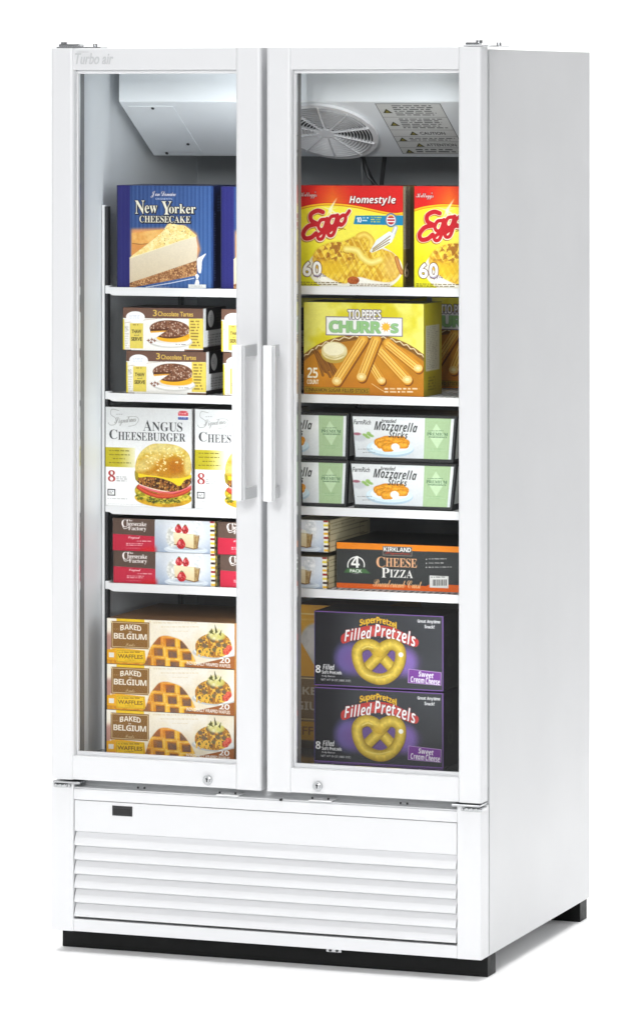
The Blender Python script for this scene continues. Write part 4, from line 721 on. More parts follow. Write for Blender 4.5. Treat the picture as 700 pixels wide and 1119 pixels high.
def art_churros():
    a = Art(.2726, .1985, (32,18),(553,22),(38,418),(553,432))
    a.c = a.mottle((214,200,28),(232,226,110),90,seed=2,k=2)
    arc = a.open([(20,262),(70,222),(130,188),(210,166),(300,158),(380,164),(450,184),(510,216),(570,262)])
    mk = a.polym(list(map(tuple,arc))+[(570,460),(20,460)]); a.put(mk,a.mix((168,110,24),(206,138,34),a.noise(60,2,4)*1.3+.1*a.v()))
    a.put(mk*a.ellm(300,420,260,80,0,.9),(190,112,20),.6)
    a.line(arc+[0,12],24,(140,96,40)); a.line([tuple(p+[0,8+(5 if i%2 else -5)]) for i,p in enumerate(arc[::2])],3.5,(244,232,190)); a.line([tuple(p+[0,18+(4 if i%2 else -4)]) for i,p in enumerate(arc[::2])],2.5,(100,64,24))
    g = np.random.default_rng(5)
    for i in range(9):
        x = 78+i*7; a.rod([(x+g.uniform(-12,10),228+i*3),(120+i*8,322+g.uniform(-12,20))],11,(92,52,14),(160,104,36))
    a.ell(168,244,57,40,(190,160,70)); a.put(a.ellm(168,230,56,40),a.mottle((236,224,176),(216,200,140),40)); a.ell(166,222,46,28,(244,236,200)); a.line(a.open([(130,250),(170,262),(210,248)]),3,(190,170,110))
    def stick(p,w,seed):
        a.rod(np.array(p)+[4,6],w,(120,66,14),(140,80,20)); a.rod(p,w,(206,132,28),(246,200,90))
        p = np.array(p,float); d = p[1]-p[0]; n = np.array([-d[1],d[0]])/np.hypot(*d)
        for o in (-.27,.02,.28): a.line(p*.97+n*w*o+(p.mean(0))*.03,3.4,(188,112,24),.75); a.line(p*.97+n*(w*o+4)+(p.mean(0))*.03,3,(255,226,140),.7)
        a.ell(p[1][0],p[1][1],w*.44,w*.36,(240,206,130),.9); a.ell(p[1][0],p[1][1],w*.2,w*.16,(250,230,170),.9)
    stick([(398,196),(528,304)],42,1); stick([(330,290),(372,358)],38,2); stick([(366,226),(482,354)],46,3); stick([(292,180),(180,360)],46,4); stick([(348,180),(286,342)],46,5)
    a.text('25',52,302,98,348,(250,246,226),'sans',.01); a.text('COUNT',52,354,102,374,(250,246,226),'sans')
    a.rect(40,388,322,414,(176,138,26)); a.frame(40,388,322,414,1.6,(120,84,20)); a.text('CINNAMON SUGAR FILLED STICKS',46,393,316,409,(96,66,20),'sans')
    a.greek(385,391,535,418,2,(246,236,214),.95,3); a.line(a.open([(330,372),(360,392),(386,408)]),2,(240,214,150))
    a.rect(130,82,462,165,(120,104,130)); a.rect(134,86,458,161,(242,242,238))
    for t,x0,x1 in (('CHURR',146,366),('S',412,442)): a.text(t,x0,102 if x0<200 else 112,x1,150,(150,196,132),'sans',.05,out=(110,150,120),ow=2.5)
    for k in range(10):
        b = k*math.pi/5; a.poly([(390+12*math.cos(b-.3),125+12*math.sin(b-.3)),(390+25*math.cos(b),125+25*math.sin(b)),(390+12*math.cos(b+.3),125+12*math.sin(b+.3))],(236,160,40))
    a.ell(390,125,15,15,(244,190,60))
    a.text("TIO PEPE'S",226,52,368,92,(244,242,236),'sans',.03,out=(96,84,104),ow=4)
    return a
def art_churros_side():
    a = Art(.13, .1985, (553,18),(633,18),(553,430),(633,430), 900)
    a.c = a.mix((168,158,28),(136,122,22),a.v()); a.rect(562,118,622,318,(176,174,164),.9); a.greek(566,124,618,312,24,(110,108,100),.7); a.greek(572,345,612,410,5,(80,74,20)); return a

def art_mozz():
    a = Art(.218, .083, (35,35),(675,58),(48,298),(648,325), 1600)
    a.c = a.mix((232,234,234),(202,207,210),abs(a.v()-.25)*1.2)
    a.rect(484,20,642,360,(164,190,146)); a.poly([(562,90),(612,170),(562,250),(514,170)],(190,214,174)); a.frame(500,70,628,262,1.5,(198,220,184),.5)
    d = (62,100,70); a.greek(508,134,622,142,1,d,.9); a.text('PREMIUM',502,148,630,168,d,'serif',.01); a.text('INGREDIENTS',512,172,624,182,d,'sans'); a.greek(520,250,610,276,2,(140,176,130),.8)
    a.put(a.ellm(78,176,46,22,0,.7),(196,200,204)); a.ell(62,150,24,9,(150,70,90),.8,soft=.6)
    for p in ((112,158,16,9),(136,150,14,12),(150,162,18,9),(128,172,16,8)): a.ell(*p,(140,180,90),.9,rot=20,soft=.5)
    a.ell(268,250,150,52,(176,200,214)); a.ell(268,240,148,48,(214,232,240)); a.ell(268,234,120,36,(236,244,247))
    tex = .85+.3*a.noise(7,2,3)
    for p,w in (([(190,206),(240,190)],46),([(250,188),(350,192)],44),([(300,200),(372,212)],42),([(204,222),(262,214)],46),([(238,240),(272,240)],52),([(330,226),(366,226)],42)): a.rod(p,w,(206,124,16),(246,178,56),tex)
    a.poly(a.curve([(278,224),(306,214),(328,232),(322,256),(292,260),(276,246)],6),(252,250,240))
    k = (52,54,54)
    a.text('FarmRich',46,60,150,90,k,None,.01,slant=.2); a.text('breaded',222,56,308,82,k,None,.012,slant=.25); a.text('Mozzarella',176,76,440,136,k,'sansit',.02,slant=.12,warp=lambda x:5*x); a.text('Sticks',262,136,380,180,k,'sansit',0,slant=.12,warp=lambda x:3*x)
    a.greek(64,246,170,256,1,(120,122,122)); a.greek(96,268,176,278,1,(120,122,122),.8,2)
    return a

def art_pizza():
    a = Art(.304, .098, (18,38),(765,74),(22,290),(765,330), 1500)
    a.fill((56,58,58)); a.c = a.c-6*a.noise(80,2)[...,None]
    a.poly([(0,0),(800,0),(800,112),(690,104),(18,74)],(240,136,24)); a.poly([(0,262),(22,262),(520,287),(690,296),(800,300),(800,400),(0,400)],(222,96,22))
    a.poly([(520,287),(545,276),(800,290),(800,310),(520,300)],(222,96,22)); a.rect(14,30,22,310,(120,110,60),.6)
    a.rect(278,68,440,118,(62,60,60)); a.frame(278,68,440,118,2,(180,170,150)); a.text('KIRKLAND',284,72,434,96,(250,250,248),'sans',.03); a.text('Signature',290,98,430,115,(206,60,36),'script',.01)
    for t,b in (('C',(243,122,292,182)),('HEESE',(294,132,468,182))): a.text(t,*b,(232,180,136),'serif',-.004,out=(90,60,40),ow=2)
    for t,b in (('P',(272,184,316,238)),('IZZA',(318,196,446,240))): a.text(t,*b,(244,242,236),'serif',-.004)
    a.text('Breadcrumb Crust',225,252,495,294,(250,196,140),'script',.004)
    for i in range(26):
        t0, t1 = math.pi*(.93+i*.0435), math.pi*(.93+(i+1)*.0435)
        a.line([(130+46*math.cos(t0),168+46*math.sin(t0)),(130+46*math.cos(t1),168+46*math.sin(t1))],6,(244,244,240))
    a.poly([(62,206),(82,184),(180,188),(212,214),(176,212),(86,208)],(70,112,66)); a.text('4',102,116,150,182,(246,246,242),'sans'); a.text('PACK',96,190,164,208,(240,244,236),None,.03); a.greek(110,212,152,218,1,(240,240,240),.8)
    for i,w in enumerate((112,92,134)): a.ell(520,140+i*22,3,3,(220,220,216)); a.greek(532,135+i*23,532+w,146+i*23,1,(214,214,210),.85,i)
    a.rect(538,232,642,298,(226,226,222)); a.greek(544,236,634,246,1,(90,90,90),.9); g = np.random.default_rng(2); x = 556.
    while x < 628: w = g.uniform(1.5,5); a.rect(x,252,x+w,286,(40,40,40)); x += w+g.uniform(2,5)
    return a

def art_pretzel():
    a = Art(.292, .160, (20,22),(622,52),(22,370),(618,396))
    a.c = a.mix((24,24,30),(54,56,60),np.clip((a.u()-.12)*5,0,1))+4*(a.noise(60,2)[...,None]-.5)
    a.ell(180,245,60,70,(120,110,190),.8,soft=.7); a.ell(320,255,178,84,(112,84,148),.92,soft=.4); a.ell(455,265,40,60,(140,110,190),.7,soft=.8)
    u = a.rectm(0,0,700,500)
    for p in ([(21,23),(621,53)],[(23,369),(617,395)]): a.line(p,7,(132,92,170))
    a.line([(620,52),(617,396)],7,(132,92,170)); a.line([(21,23),(23,370)],5,(100,86,170))
    ban = [(150,138),(200,112),(262,96),(325,92),(390,104),(440,128),(503,160),(494,192),(440,176),(380,150),(325,142),(262,148),(204,160),(154,176)]
    a.poly(a.curve(ban,6),(196,60,56)); a.poly(a.curve([(180,140),(260,112),(330,108),(400,122),(470,160),(400,146),(330,132),(260,138)],6),(222,92,84),.7)
    a.text('SuperPretzel',234,64,404,104,(240,200,50),'sans',.02,warp=lambda x:20*x*x-12+3*x,out=(150,70,30),ow=2)
    a.text('Filled',162,104,290,160,(248,244,244),'sansit',.01,warp=lambda x:-10*x,out=(130,24,24),ow=3); a.text('Pretzels',302,98,492,162,(248,244,244),'sansit',.01,warp=lambda x:20*x+8*x*x,out=(130,24,24),ow=3)
    ring = a.open([(326,214),(300,188),(258,180),(224,204),(224,254),(250,306),(300,336),(350,338),(394,308),(420,258),(420,206),(388,182),(350,190),(326,214)])
    st = [a.open([(300,196),(330,232),(368,272),(396,304)]), a.open([(352,198),(322,234),(284,272),(252,304)])]
    tex = .9+.22*a.noise(12,3,6)
    for p in [ring]+st: a.line(p+np.array([3,5]),48,(60,40,50),.5)
    for p in st: a.rod(p,50,(150,118,22),(234,206,84),tex)
    a.rod(ring,52,(150,118,22),(234,206,84),tex)
    a.put(a.ellm(320,224,26,20,0,.8),(214,176,50),.8)
    a.ell(424,228,11,11,(252,250,236)); a.line(a.open([(246,200),(270,190),(292,196)]),6,(246,226,130),.7); a.line(a.open([(262,320),(320,332),(372,320)]),6,(246,226,130),.6)
    w = (246,246,246)
    a.text('8',28,276,52,312,w,'sans',.02); a.text('Filled',62,272,116,298,w,'sansit'); a.text('Soft Pretzels',58,302,150,318,w,'sans'); a.text('Fully Baked',58,324,118,334,w); a.text('NET WT 50 OZ (3LBS 2OZ)',54,342,192,354,w)
    a.poly([(460,294),(608,310),(606,368),(456,356)],(122,62,150)); a.line([(460,294),(608,310),(606,368),(456,356),(460,294)],2.5,(190,160,210)); a.text('Sweet',504,308,574,332,w,'sansit',.01,warp=lambda x:3*x); a.text('Cream Cheese',468,332,602,360,w,'sansit',.01,warp=lambda x:4*x)
    a.text('Great Anytime',502,68,606,88,w,'sans'); a.text('Snack!',534,92,580,108,w,None,.02)
    return a
def art_pretzel_side():
    a = Art(.14, .160, (0,0),(100,0),(0,200),(100,200), 900)
    a.fill((22,22,24)); a.greek(12,20,44,60,5,(70,70,66),.8); a.greek(12,70,50,84,2,(60,60,56),.8); a.ell(34,124,12,18,(60,60,50)); a.ell(34,124,8,12,(22,22,24)); a.greek(12,160,60,176,2,(60,60,56)); return a

def art_warning():
    a = Art(.135, .215, (0,0),(135,0),(0,215),(135,215), 2200)
    a.fill((206,208,206)); a.frame(0,0,135,215,1.6,(110,112,112))
    ys = [0,58,112,140,162,188,215]
    for y in ys[1:-1]: a.rect(0,y-.7,135,y+.7,(120,122,122))
    def tri(x,y,s=10): a.poly([(x-s,y+s*.9),(x,y-s*.9),(x+s,y+s*.9)],(52,52,30)); a.poly([(x-s*.5,y+s*.62),(x,y-s*.3),(x+s*.5,y+s*.62)],(150,140,60))
    tri(17,32); tri(17,86); tri(46,126,9); tri(17,152,9); tri(46,176,9); tri(17,203,9); k = (64,66,66)
    a.greek(32,8,126,54,6,k,.95,1); a.greek(32,64,126,108,6,k,.95,2); a.text('CAUTION',60,120,112,132,k,None,.02); a.greek(32,146,128,160,2,k,.95,3); a.text('ATTENTION',60,170,122,182,k,None,.02); a.greek(32,194,128,212,2,k,.95,4)
    return a
# ------------------------------------------------------------------ cartons
def grid_mesh(name, faces):
    """faces: list of (origin, udir, vdir, colours[ny,nx,3]) ; colours row 0 is the top edge (vdir points down)."""
    V, Q, C = [], [], []; n = 0
    for o, ud, vd, c in faces:
        ny, nx = c.shape[:2]
        gu, gv = np.meshgrid(np.linspace(0, 1, nx), np.linspace(0, 1, ny))
        P = np.array(o)+gu[..., None]*np.array(ud)+gv[..., None]*np.array(vd)
        i = np.arange(nx*ny).reshape(ny, nx)+n
        Q.append(np.stack([i[:-1,:-1], i[1:,:-1], i[1:,1:], i[:-1,1:]], -1).reshape(-1, 4))
        V.append(P.reshape(-1, 3)); C.append(c.reshape(-1, 3)); n += nx*ny
    V, Q, C = np.vstack(V), np.vstack(Q), np.vstack(C)
    me = bpy.data.meshes.new(name)
    me.vertices.add(len(V)); me.vertices.foreach_set('co', V.astype(np.float32).ravel())
    me.loops.add(Q.size); me.loops.foreach_set('vertex_index', Q.astype(np.int32).ravel())
    me.polygons.add(len(Q)); me.polygons.foreach_set('loop_start', (np.arange(len(Q))*4).astype(np.int32))
    me.polygons.foreach_set('loop_total', np.full(len(Q), 4, np.int32))
    at = me.color_attributes.new('print', 'FLOAT_COLOR', 'POINT')
    at.data.foreach_set('color', np.concatenate([C, np.ones((len(C), 1))], 1).astype(np.float32).ravel())
    me.update(calc_edges=True); me.validate(); me.materials.append(M_print)
    return me

def s2l(c):
    c = np.array(c, float)/255.; return np.where(c <= .04045, c/12.92, ((c+.055)/1.055)**2.4)
def flat(c, n=2): return np.tile(s2l(c), (n, n, 1))

def carton_mesh(name, w, d, h, front, side, top=(90,90,90), taper=0.):
    sd = side if isinstance(side, np.ndarray) else flat(side)
    t = taper
    return grid_mesh(name, [
        ((0,0,h), (w,0,0), (0,0,-h), front),
        ((w,0,h), (0,d,0), (0,0,-h), sd),
        ((0,d,h), (0,-d,0), (0,0,-h), flat(top)),
        ((0,d,h), (w,0,0), (0,-d,0), flat(top)),
        ((w,d,h), (-w,0,0), (0,0,-h), flat(top)),
        ((0,0,0), (w,0,0), (0,d,0), flat(top))])

def carton(name, me, x, y, z, label, cat, group, rz=0.):
    o = bpy.data.objects.new(name, me); COL.objects.link(o)
    o.location = (x, y, z); o.rotation_euler = (0, 0, R(rz))
    return tag(o, label, cat, group)

A_ = {k: globals()['art_'+k]() for k in ('cheesecake','cheesecake_side','waffle','waffle_side','tart','tart_side','burger','creamcake','creamcake_side','belgian','belgian_end','belgian_end2','churros','churros_side','mozz','pizza','pretzel','pretzel_side','warning')}
bpy.data.objects.remove(_to)

# shelf heights (top face of the wires), left and right bay
ZL = (1.4295, 1.1985, .9525, .7840); ZR = (1.4390, 1.2065, .9655, .7890); ZF = .4185
G = 'frozen food cartons on the freezer shelves'
# top left: cheesecake
f, sd = A_['cheesecake'].lin(), A_['cheesecake_side'].lin()
carton('cheesecake_box', carton_mesh('cheesecake_box', .223, .15, .223, f, sd, (30,40,84)), .086, .162, ZL[0], 'dark blue carton showing a whole cheesecake slice, at left on the top shelf', 'food box', G)
carton('cheesecake_box', carton_mesh('cheesecake_box_narrow', .156, .15, .222, A_['cheesecake'].lin(0,.7), sd, (30,40,84)), .3292, .163, ZL[0], 'dark blue carton mostly hidden behind the left door handle stile, right of the cheesecake slice', 'food box', G)
# top right: waffles
f, sd = A_['waffle'].lin(), A_['waffle_side'].lin()
carton('waffle_box', carton_mesh('waffle_box', .2386, .09, .2165, f, sd, (120,40,30)), .5095, .160, ZR[0], 'yellow and red waffle carton with its whole front in view, on the top shelf', 'food box', G)
carton('waffle_box', carton_mesh('waffle_box_narrow', .132, .09, .2165, A_['waffle'].lin(0,.553), sd, (120,40,30)), .7728, .161, ZR[0], 'yellow and red waffle carton cut off by the right edge of the glass', 'food box', G)
# second left: tarts
f, sd = A_['tart'].lin(), A_['tart_side'].lin()
tm = carton_mesh('tart_box', .187, .14, .093, f, sd, (60,46,40)); tn = carton_mesh('tart_box_narrow', .148, .14, .093, A_['tart'].lin(0,.79), sd, (60,46,40))
carton('tart_box', tm, .1085, .162, ZL[1]+.0005, 'brown and cream tart carton at the bottom left of its stack of two', 'food box', G, .4)
carton('tart_box', tm, .1015, .160, ZL[1]+.0945, 'brown and cream tart carton on top of the left stack of two', 'food box', G, 1.2)
carton('tart_box', tn, .3355, .162, ZL[1]+.0005, 'lower tart carton half hidden behind the upper end of the left door handle', 'food box', G)
carton('tart_box', tn, .3315, .162, ZL[1]+.0945, 'upper tart carton cut off by the right stile of the left door', 'food box', G)
# second right: churros
f, sd = A_['churros'].lin(), A_['churros_side'].lin()
cm = carton_mesh('churro_box', .2722, .118, .1985, f, sd, (70,64,24))
carton('churro_box', cm, .5225, .160, ZR[1], 'big yellow churro carton with its whole front in view', 'food box', G)
carton('churro_box', cm, .425, .345, ZR[1], 'churro carton behind the big one, only a thin yellow strip showing at left', 'food box', G)
carton('churro_box', carton_mesh('churro_box_narrow', .190, .118, .1985, A_['churros'].lin(.30,1), sd, (70,64,24)), .712, .455, ZR[1], 'shaded churro carton at the back right, beside the big front carton', 'food box', G)
# third left: cheeseburgers
f = A_['burger'].lin()
bmx = carton_mesh('cheeseburger_box', .2025, .17, .216, f, (206,206,204), (60,60,60))
carton('cheeseburger_box', bmx, .0618, .156, ZL[2], 'white cheeseburger carton with the whole burger picture in view', 'food box', G)
carton('cheeseburger_box', bmx, .2712, .158, ZL[2], 'white cheeseburger carton half hidden behind the left door handle', 'food box', G)
# third right: mozzarella sticks in flared black trays
def tray_mesh(wt, wb, h, d):
    bm = bmesh.new(); o = (wt-wb)/2
    b = [bm.verts.new(p) for p in ((o,0,0),(o+wb,0,0),(o+wb,d,0),(o,d,0))]; t = [bm.verts.new(p) for p in ((0,0,h),(wt,0,h),(wt,d,h),(0,d,h))]
    bm.faces.new(b[::-1]); bm.faces.new(t)
    for i in range(4): bm.faces.new((b[i], b[(i+1)%4], t[(i+1)%4], t[i]))
    bmesh.ops.bevel(bm, geom=bm.edges[:], offset=.002, segments=2, profile=.5, affect='EDGES')
    return bm
def label_mesh(name, c, wt, wb, h, bt, bb, bs):
    ny, nx = c.shape[:2]; gu, gv = np.meshgrid(np.linspace(0,1,nx), np.linspace(0,1,ny))
    me = grid_mesh(name, [((0,0,h),(wt,0,0),(0,0,-h),c)])
    z = h-bt-(h-bt-bb)*gv; hw = (wb+(wt-wb)*z/h)/2-bs
    P = np.stack([wt/2+(gu*2-1)*hw, np.full_like(z, -.0009), z], -1).reshape(-1,3)
    me.vertices.foreach_set('co', P.astype(np.float32).ravel()); me.update(); return me
f = A_['mozz'].lin()
for i, (x, z, u0, wt, wb, lab) in enumerate((
    (.6295, ZR[2]+.102, 0, .2395, .223, 'mozzarella stick carton, upper right one with the whole plate of sticks'),
    (.6265, ZR[2]+.0005, 0, .242, .221, 'mozzarella stick carton, lower right one with the whole plate of sticks'),
    (.5125, ZR[2]+.102, .53, .113, .107, 'mozzarella stick carton, upper left one showing only its green panel'),
    (.5125, ZR[2]+.0005, .53, .112, .102, 'mozzarella stick carton, lower left one showing only its green panel'))):
    t = link('mozzarella_stick_box', tray_mesh(wt, wb, .1008, .16), M_tray); t.location = (x, .158, z); tag(t, 'white and green '+lab, 'food box', G)
    me = label_mesh('front_label', f if u0 == 0 else A_['mozz'].lin(u0, 1), wt, wb, .1008, .006, .008, .0045)
    l = bpy.data.objects.new('front_label', me); COL.objects.link(l); l.parent = t
    bm = bmesh.new(); o = (wt-wb)/2      # pale side panel of the carton
    bm.faces.new([bm.verts.new(p) for p in ((wt-o+.0008,.012,.008),(wt-o+.0008,.15,.008),(wt-o*.08+.0006,.15,.094),(wt-o*.08+.0006,.012,.094))])
    link('side_label', bm, mat('side_card' if i == 0 else 'side_card_%d' % i, (.62,.64,.62), .5, noise=.05), t)
# fourth left / middle: cream cakes
f, sd = A_['creamcake'].lin(), A_['creamcake_side'].lin()
km = carton_mesh('cream_cake_box', .2405, .26, .0705, f, sd, (50,42,38)); kl = carton_mesh('cream_cake_box_left', .158, .26, .0705, A_['creamcake'].lin(0,.657), (92,80,60), (50,42,38)); kr = carton_mesh('cream_cake_box_right', .079, .26, .068, A_['creamcake'].lin(.675,1), sd, (160,150,120))
carton('cream_cake_box', km, .0792, .160, ZL[3]+.0005, 'red and brown cream cake carton, lower of the left stack of two', 'food box', G)
carton('cream_cake_box', km, .0782, .158, ZL[3]+.0715, 'red and brown cream cake carton, upper of the left stack of two', 'food box', G, .3)
carton('cream_cake_box', kl, .3290, .161, ZL[3]+.0005, 'lower cream cake carton showing only its red and brown end beside the left door stile', 'food box', G)
carton('cream_cake_box', kl, .3242, .159, ZL[3]+.0715, 'upper cream cake carton showing only its red and brown end beside the left door stile', 'food box', G)
carton('cream_cake_box', kr, .4975, .162, ZR[3]+.0005, 'lower cream cake carton showing white cake and checkered edge beside the pizza carton', 'food box', G)
carton('cream_cake_box', kr, .5010, .160, ZR[3]+.0795, 'upper cream cake carton with its long cream side in view behind the pizza carton', 'food box', G)
# fourth right: pizza
carton('pizza_box', carton_mesh('pizza_box', .304, .25, .098, A_['pizza'].lin(), (60,50,40), (34,34,34)), .5825, .200, ZR[3], 'black and orange four pack cheese pizza carton', 'food box', G)
# bottom left: waffles baked in three
f = A_['belgian'].lin()
wm = carton_mesh('belgian_waffle_box', .2965, .30, .0985, f, (150,100,40), (112,80,48))
for i, (x, z, lab) in enumerate(((.0935, 0, 'bottom'), (.0945, .0992, 'middle'), (.0945, .1984, 'top'))):
    carton('belgian_waffle_box', wm, x, .088, ZF+.0005+z, 'white and brown Belgian waffle carton, %s one of the stack of three' % lab, 'food box', G, (0,-.3,.2)[i])
# bottom right: pretzels, with two more waffle cartons behind
f, sd = A_['pretzel'].lin(), A_['pretzel_side'].lin()
pm = carton_mesh('pretzel_box', .292, .14, .1595, f, sd, (20,20,22))
carton('pretzel_box', pm, .5465, .160, ZF+.0005, 'black and purple pretzel carton at the bottom, standing on the freezer floor', 'food box', G)
carton('pretzel_box', pm, .5462, .161, ZF+.164, 'black and purple pretzel carton stacked on top of another', 'food box', G)
carton('belgian_waffle_box', carton_mesh('waffle_carton_tall', .20, .26, .157, A_['belgian_end'].lin(), (150,110,30), (90,64,24)), .44, .33, ZF+.158, 'plain yellow carton behind the pretzel cartons, upper of two', 'food box', G)
carton('belgian_waffle_box', carton_mesh('waffle_carton_brown', .20, .26, .157, A_['belgian_end2'].lin(), (110,80,40), (90,64,24)), .44, .33, ZF+.0005, 'brown and yellow lettered carton behind the pretzel cartons, lower of two', 'food box', G)

# ------------------------------------------------------------------ the freezer
W, D, HB, HT, YF = .976, .773, .05, 1.945, .053
fz = bpy.data.objects.new('display_freezer', None); COL.objects.link(fz)
tag(fz, 'tall white two door glass front display freezer stocked with frozen food', 'freezer')

# outer shell: sheet metal box with an open front
bm = bmesh.new()
xi0, xi1, zi0, zi1, yb = .05, .926, ZF-.004, 1.90, .72
def quad(bm, *ps): return bm.faces.new([bm.verts.new(p) for p in ps])
box(bm, 0, W, YF, D, HB, zi0-.004)                                  # machine compartment
box(bm, 0, xi0-.002, YF, D, zi0-.004, HT); box(bm, xi1+.002, W, YF, D, zi0-.004, HT)
box(bm, xi0-.002, xi1+.002, YF, D, zi1+.002, HT); box(bm, xi0-.002, xi1+.002, yb+.002, D, zi0-.004, zi1+.002)
bmesh.ops.remove_doubles(bm, verts=bm.verts[:], dist=1e-5)
link('cabinet', bm, M_white, fz)
bm = bmesh.new()
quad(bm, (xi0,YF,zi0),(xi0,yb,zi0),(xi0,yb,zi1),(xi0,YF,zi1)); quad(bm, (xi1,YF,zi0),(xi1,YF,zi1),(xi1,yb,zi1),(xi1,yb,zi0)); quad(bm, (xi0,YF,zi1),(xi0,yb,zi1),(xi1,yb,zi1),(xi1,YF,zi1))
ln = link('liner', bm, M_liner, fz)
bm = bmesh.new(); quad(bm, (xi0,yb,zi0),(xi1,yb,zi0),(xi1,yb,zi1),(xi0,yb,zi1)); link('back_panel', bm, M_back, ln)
bm = bmesh.new(); box(bm, xi0, xi1, YF-.012, yb, zi0-.003, ZF); link('floor_pan', bm, M_floor_in, fz)
# folded edge strip down the right side, behind the doors
bm = bmesh.new(); box(bm, W-.001, W+.0012, YF, YF+.006, HB+.002, HT-.001, .0005, 1); box(bm, -.0012, .001, YF, YF+.006, HB+.002, HT-.001, .0005, 1); link_each('corner_seam', bm, M_white, fz)
bm = bmesh.new(); box(bm, .020, W-.020, YF-.010, YF, .375+.02, HT-.02); box(bm, .07, .42, YF-.011, YF+.001, .43, 1.89)
bm.free()
# mullion between the doors and the rubber seals round the openings
bm = bmesh.new(); box(bm, .462, .510, YF-.004, YF+.03, zi0, zi1); link('mullion', bm, M_liner, fz)
bm = bmesh.new()
for x0, x1 in ((.002,.0485),(.9275,.9745)): box(bm, x0, x1, YF-.005, YF-.0005, .40, 1.94)
box(bm, .0485, .9275, YF-.005, YF-.0005, 1.902, 1.94); link_each('front_gasket', bm, M_bracket, fz)

# doors
def door(x0, x1, g0, g1, left):
    z0, z1, gz0, gz1 = .3757, 1.950, .427, 1.903
    bm = bmesh.new()
    box(bm, x0, g0, 0, .048, z0, z1, .007, 3, 'v'); box(bm, g1, x1, 0, .048, z0, z1, .007, 3, 'v')
    box(bm, g0-.001, g1+.001, .0016, .046, gz1, z1-.0005, .0012, 2); box(bm, g0-.001, g1+.001, .0016, .046, z0+.0005, gz0, .0012, 2)
    d = link('door', bm, M_door, fz)
    d['label'] = 'left glass door with raised grey lettering' if left else 'right glass door with a lock at its lower left'
    bm = bmesh.new(); t = .008
    for a in ((g0,g1,gz1-t,gz1),(g0,g1,gz0,gz0+t)): box(bm, a[0], a[1], .018, .030, a[2], a[3], .0015, 2)
    for a in ((g0,g0+.004,gz0+t,gz1-t),(g1-.004,g1,gz0+t,gz1-t)): box(bm, a[0], a[1], .018, .030, a[2], a[3], .001, 1)
    link_each('glazing_bead', bm, M_door, d)
    bm = bmesh.new(); box(bm, g0+.0042, g1-.0042, .026, .0285, gz0+.0082, gz1-.0082); link('glass_pane', bm, M_glass, d)
    # spacer and inner reveal, weaker side light put into a darker grey
    bm = bmesh.new()
    for a in ((g0-.0005,g0+.003,gz0,gz1),(g1-.003,g1+.0005,gz0,gz1)): box(bm, a[0], a[1], .0305, .0525, a[2], a[3])
    for a in ((g0+.003,g1-.003,gz0-.0005,gz0+.003),(g0+.003,g1-.003,gz1-.003,gz1+.0005)): box(bm, a[0], a[1], .0305, .0525, a[2], a[3])
    link_each('glass_spacer', bm, M_reveal, d)
    # flat bar handle on two end brackets
    hx0, hx1 = (.4490, .4785) if left else (.5190, .5465)
    hz0, hz1, yh = .996, 1.3235, -.076
    bm = bmesh.new(); box(bm, hx0, hx1-.0065, yh, yh+.009, hz0, hz1, .0022, 3); box(bm, hx1-.0068, hx1, yh+.0022, yh+.0085, hz0+.0006, hz1-.0006, .0022, 3)
    bx = (hx1-.009, hx1-.001) if left else (hx0+.001, hx0+.009)
    nf = len(bm.faces)
    for z in (hz0+.001, hz1-.026): box(bm, bx[0], bx[1], yh+.008, -.0002, z, z+.025, .0015, 2)
    for f in list(bm.faces)[nf:]: f.material_index = 1
    for f in list(bm.faces)[:nf]:  # brackets and right bar edge: shade of right-facing sides put in as grey
        if f.calc_center_median().x > hx1-.0069: f.material_index = 1
    link('handle', bm, [M_bar, M_bracket], d)
    lx = .3649 if left else .614
    bm = bmesh.new(); cyl(bm, (lx, -.0012, .3925), .0104, .006, 'Y', 28); cyl(bm, (lx, -.005, .3925), .0066, .004, 'Y', 24)
    lk = link('lock', bm, M_chrome, d)
    bm = bmesh.new(); box(bm, lx-.0008, lx+.0014, -.0076, -.0068, .3885, .3955); box(bm, lx-.002, lx+.0026, -.0076, -.0068, .3940, .3968); link('keyhole', bm, M_dark, d)
    return d
dl = door(0, .4855, .0534, .4276, True)
dr = door(.4975, W, .5538, .925, False)
# raised lettering on the left door
c = bpy.data.curves.new('brand', 'FONT'); c.body = 'Turbo air'; c.size = .034; c.shear = .28; c.extrude = .0008; c.offset = .0004
t = bpy.data.objects.new('brand', c); COL.objects.link(t); bpy.context.view_layer.update()
me = bpy.data.meshes.new_from_object(t.evaluated_get(bpy.context.evaluated_depsgraph_get())); bpy.data.objects.remove(t)
xs = [v.co.x for v in me.vertices]; sx = .089/(max(xs)-min(xs)); mx = min(xs)
for v in me.vertices: v.co.x = (v.co.x-mx)*sx
me.materials.clear(); me.materials.append(M_logo)
o = bpy.data.objects.new('lettering', me); COL.objects.link(o); o.parent = dl; o.rotation_euler = (R(90), 0, 0); o.location = (.0575, .0010, 1.9160)
bm = bmesh.new(); box(bm, .0615, .088, .0004, .0012, 1.9412, 1.9424); link('lettering_bar', bm, M_logo, dl)

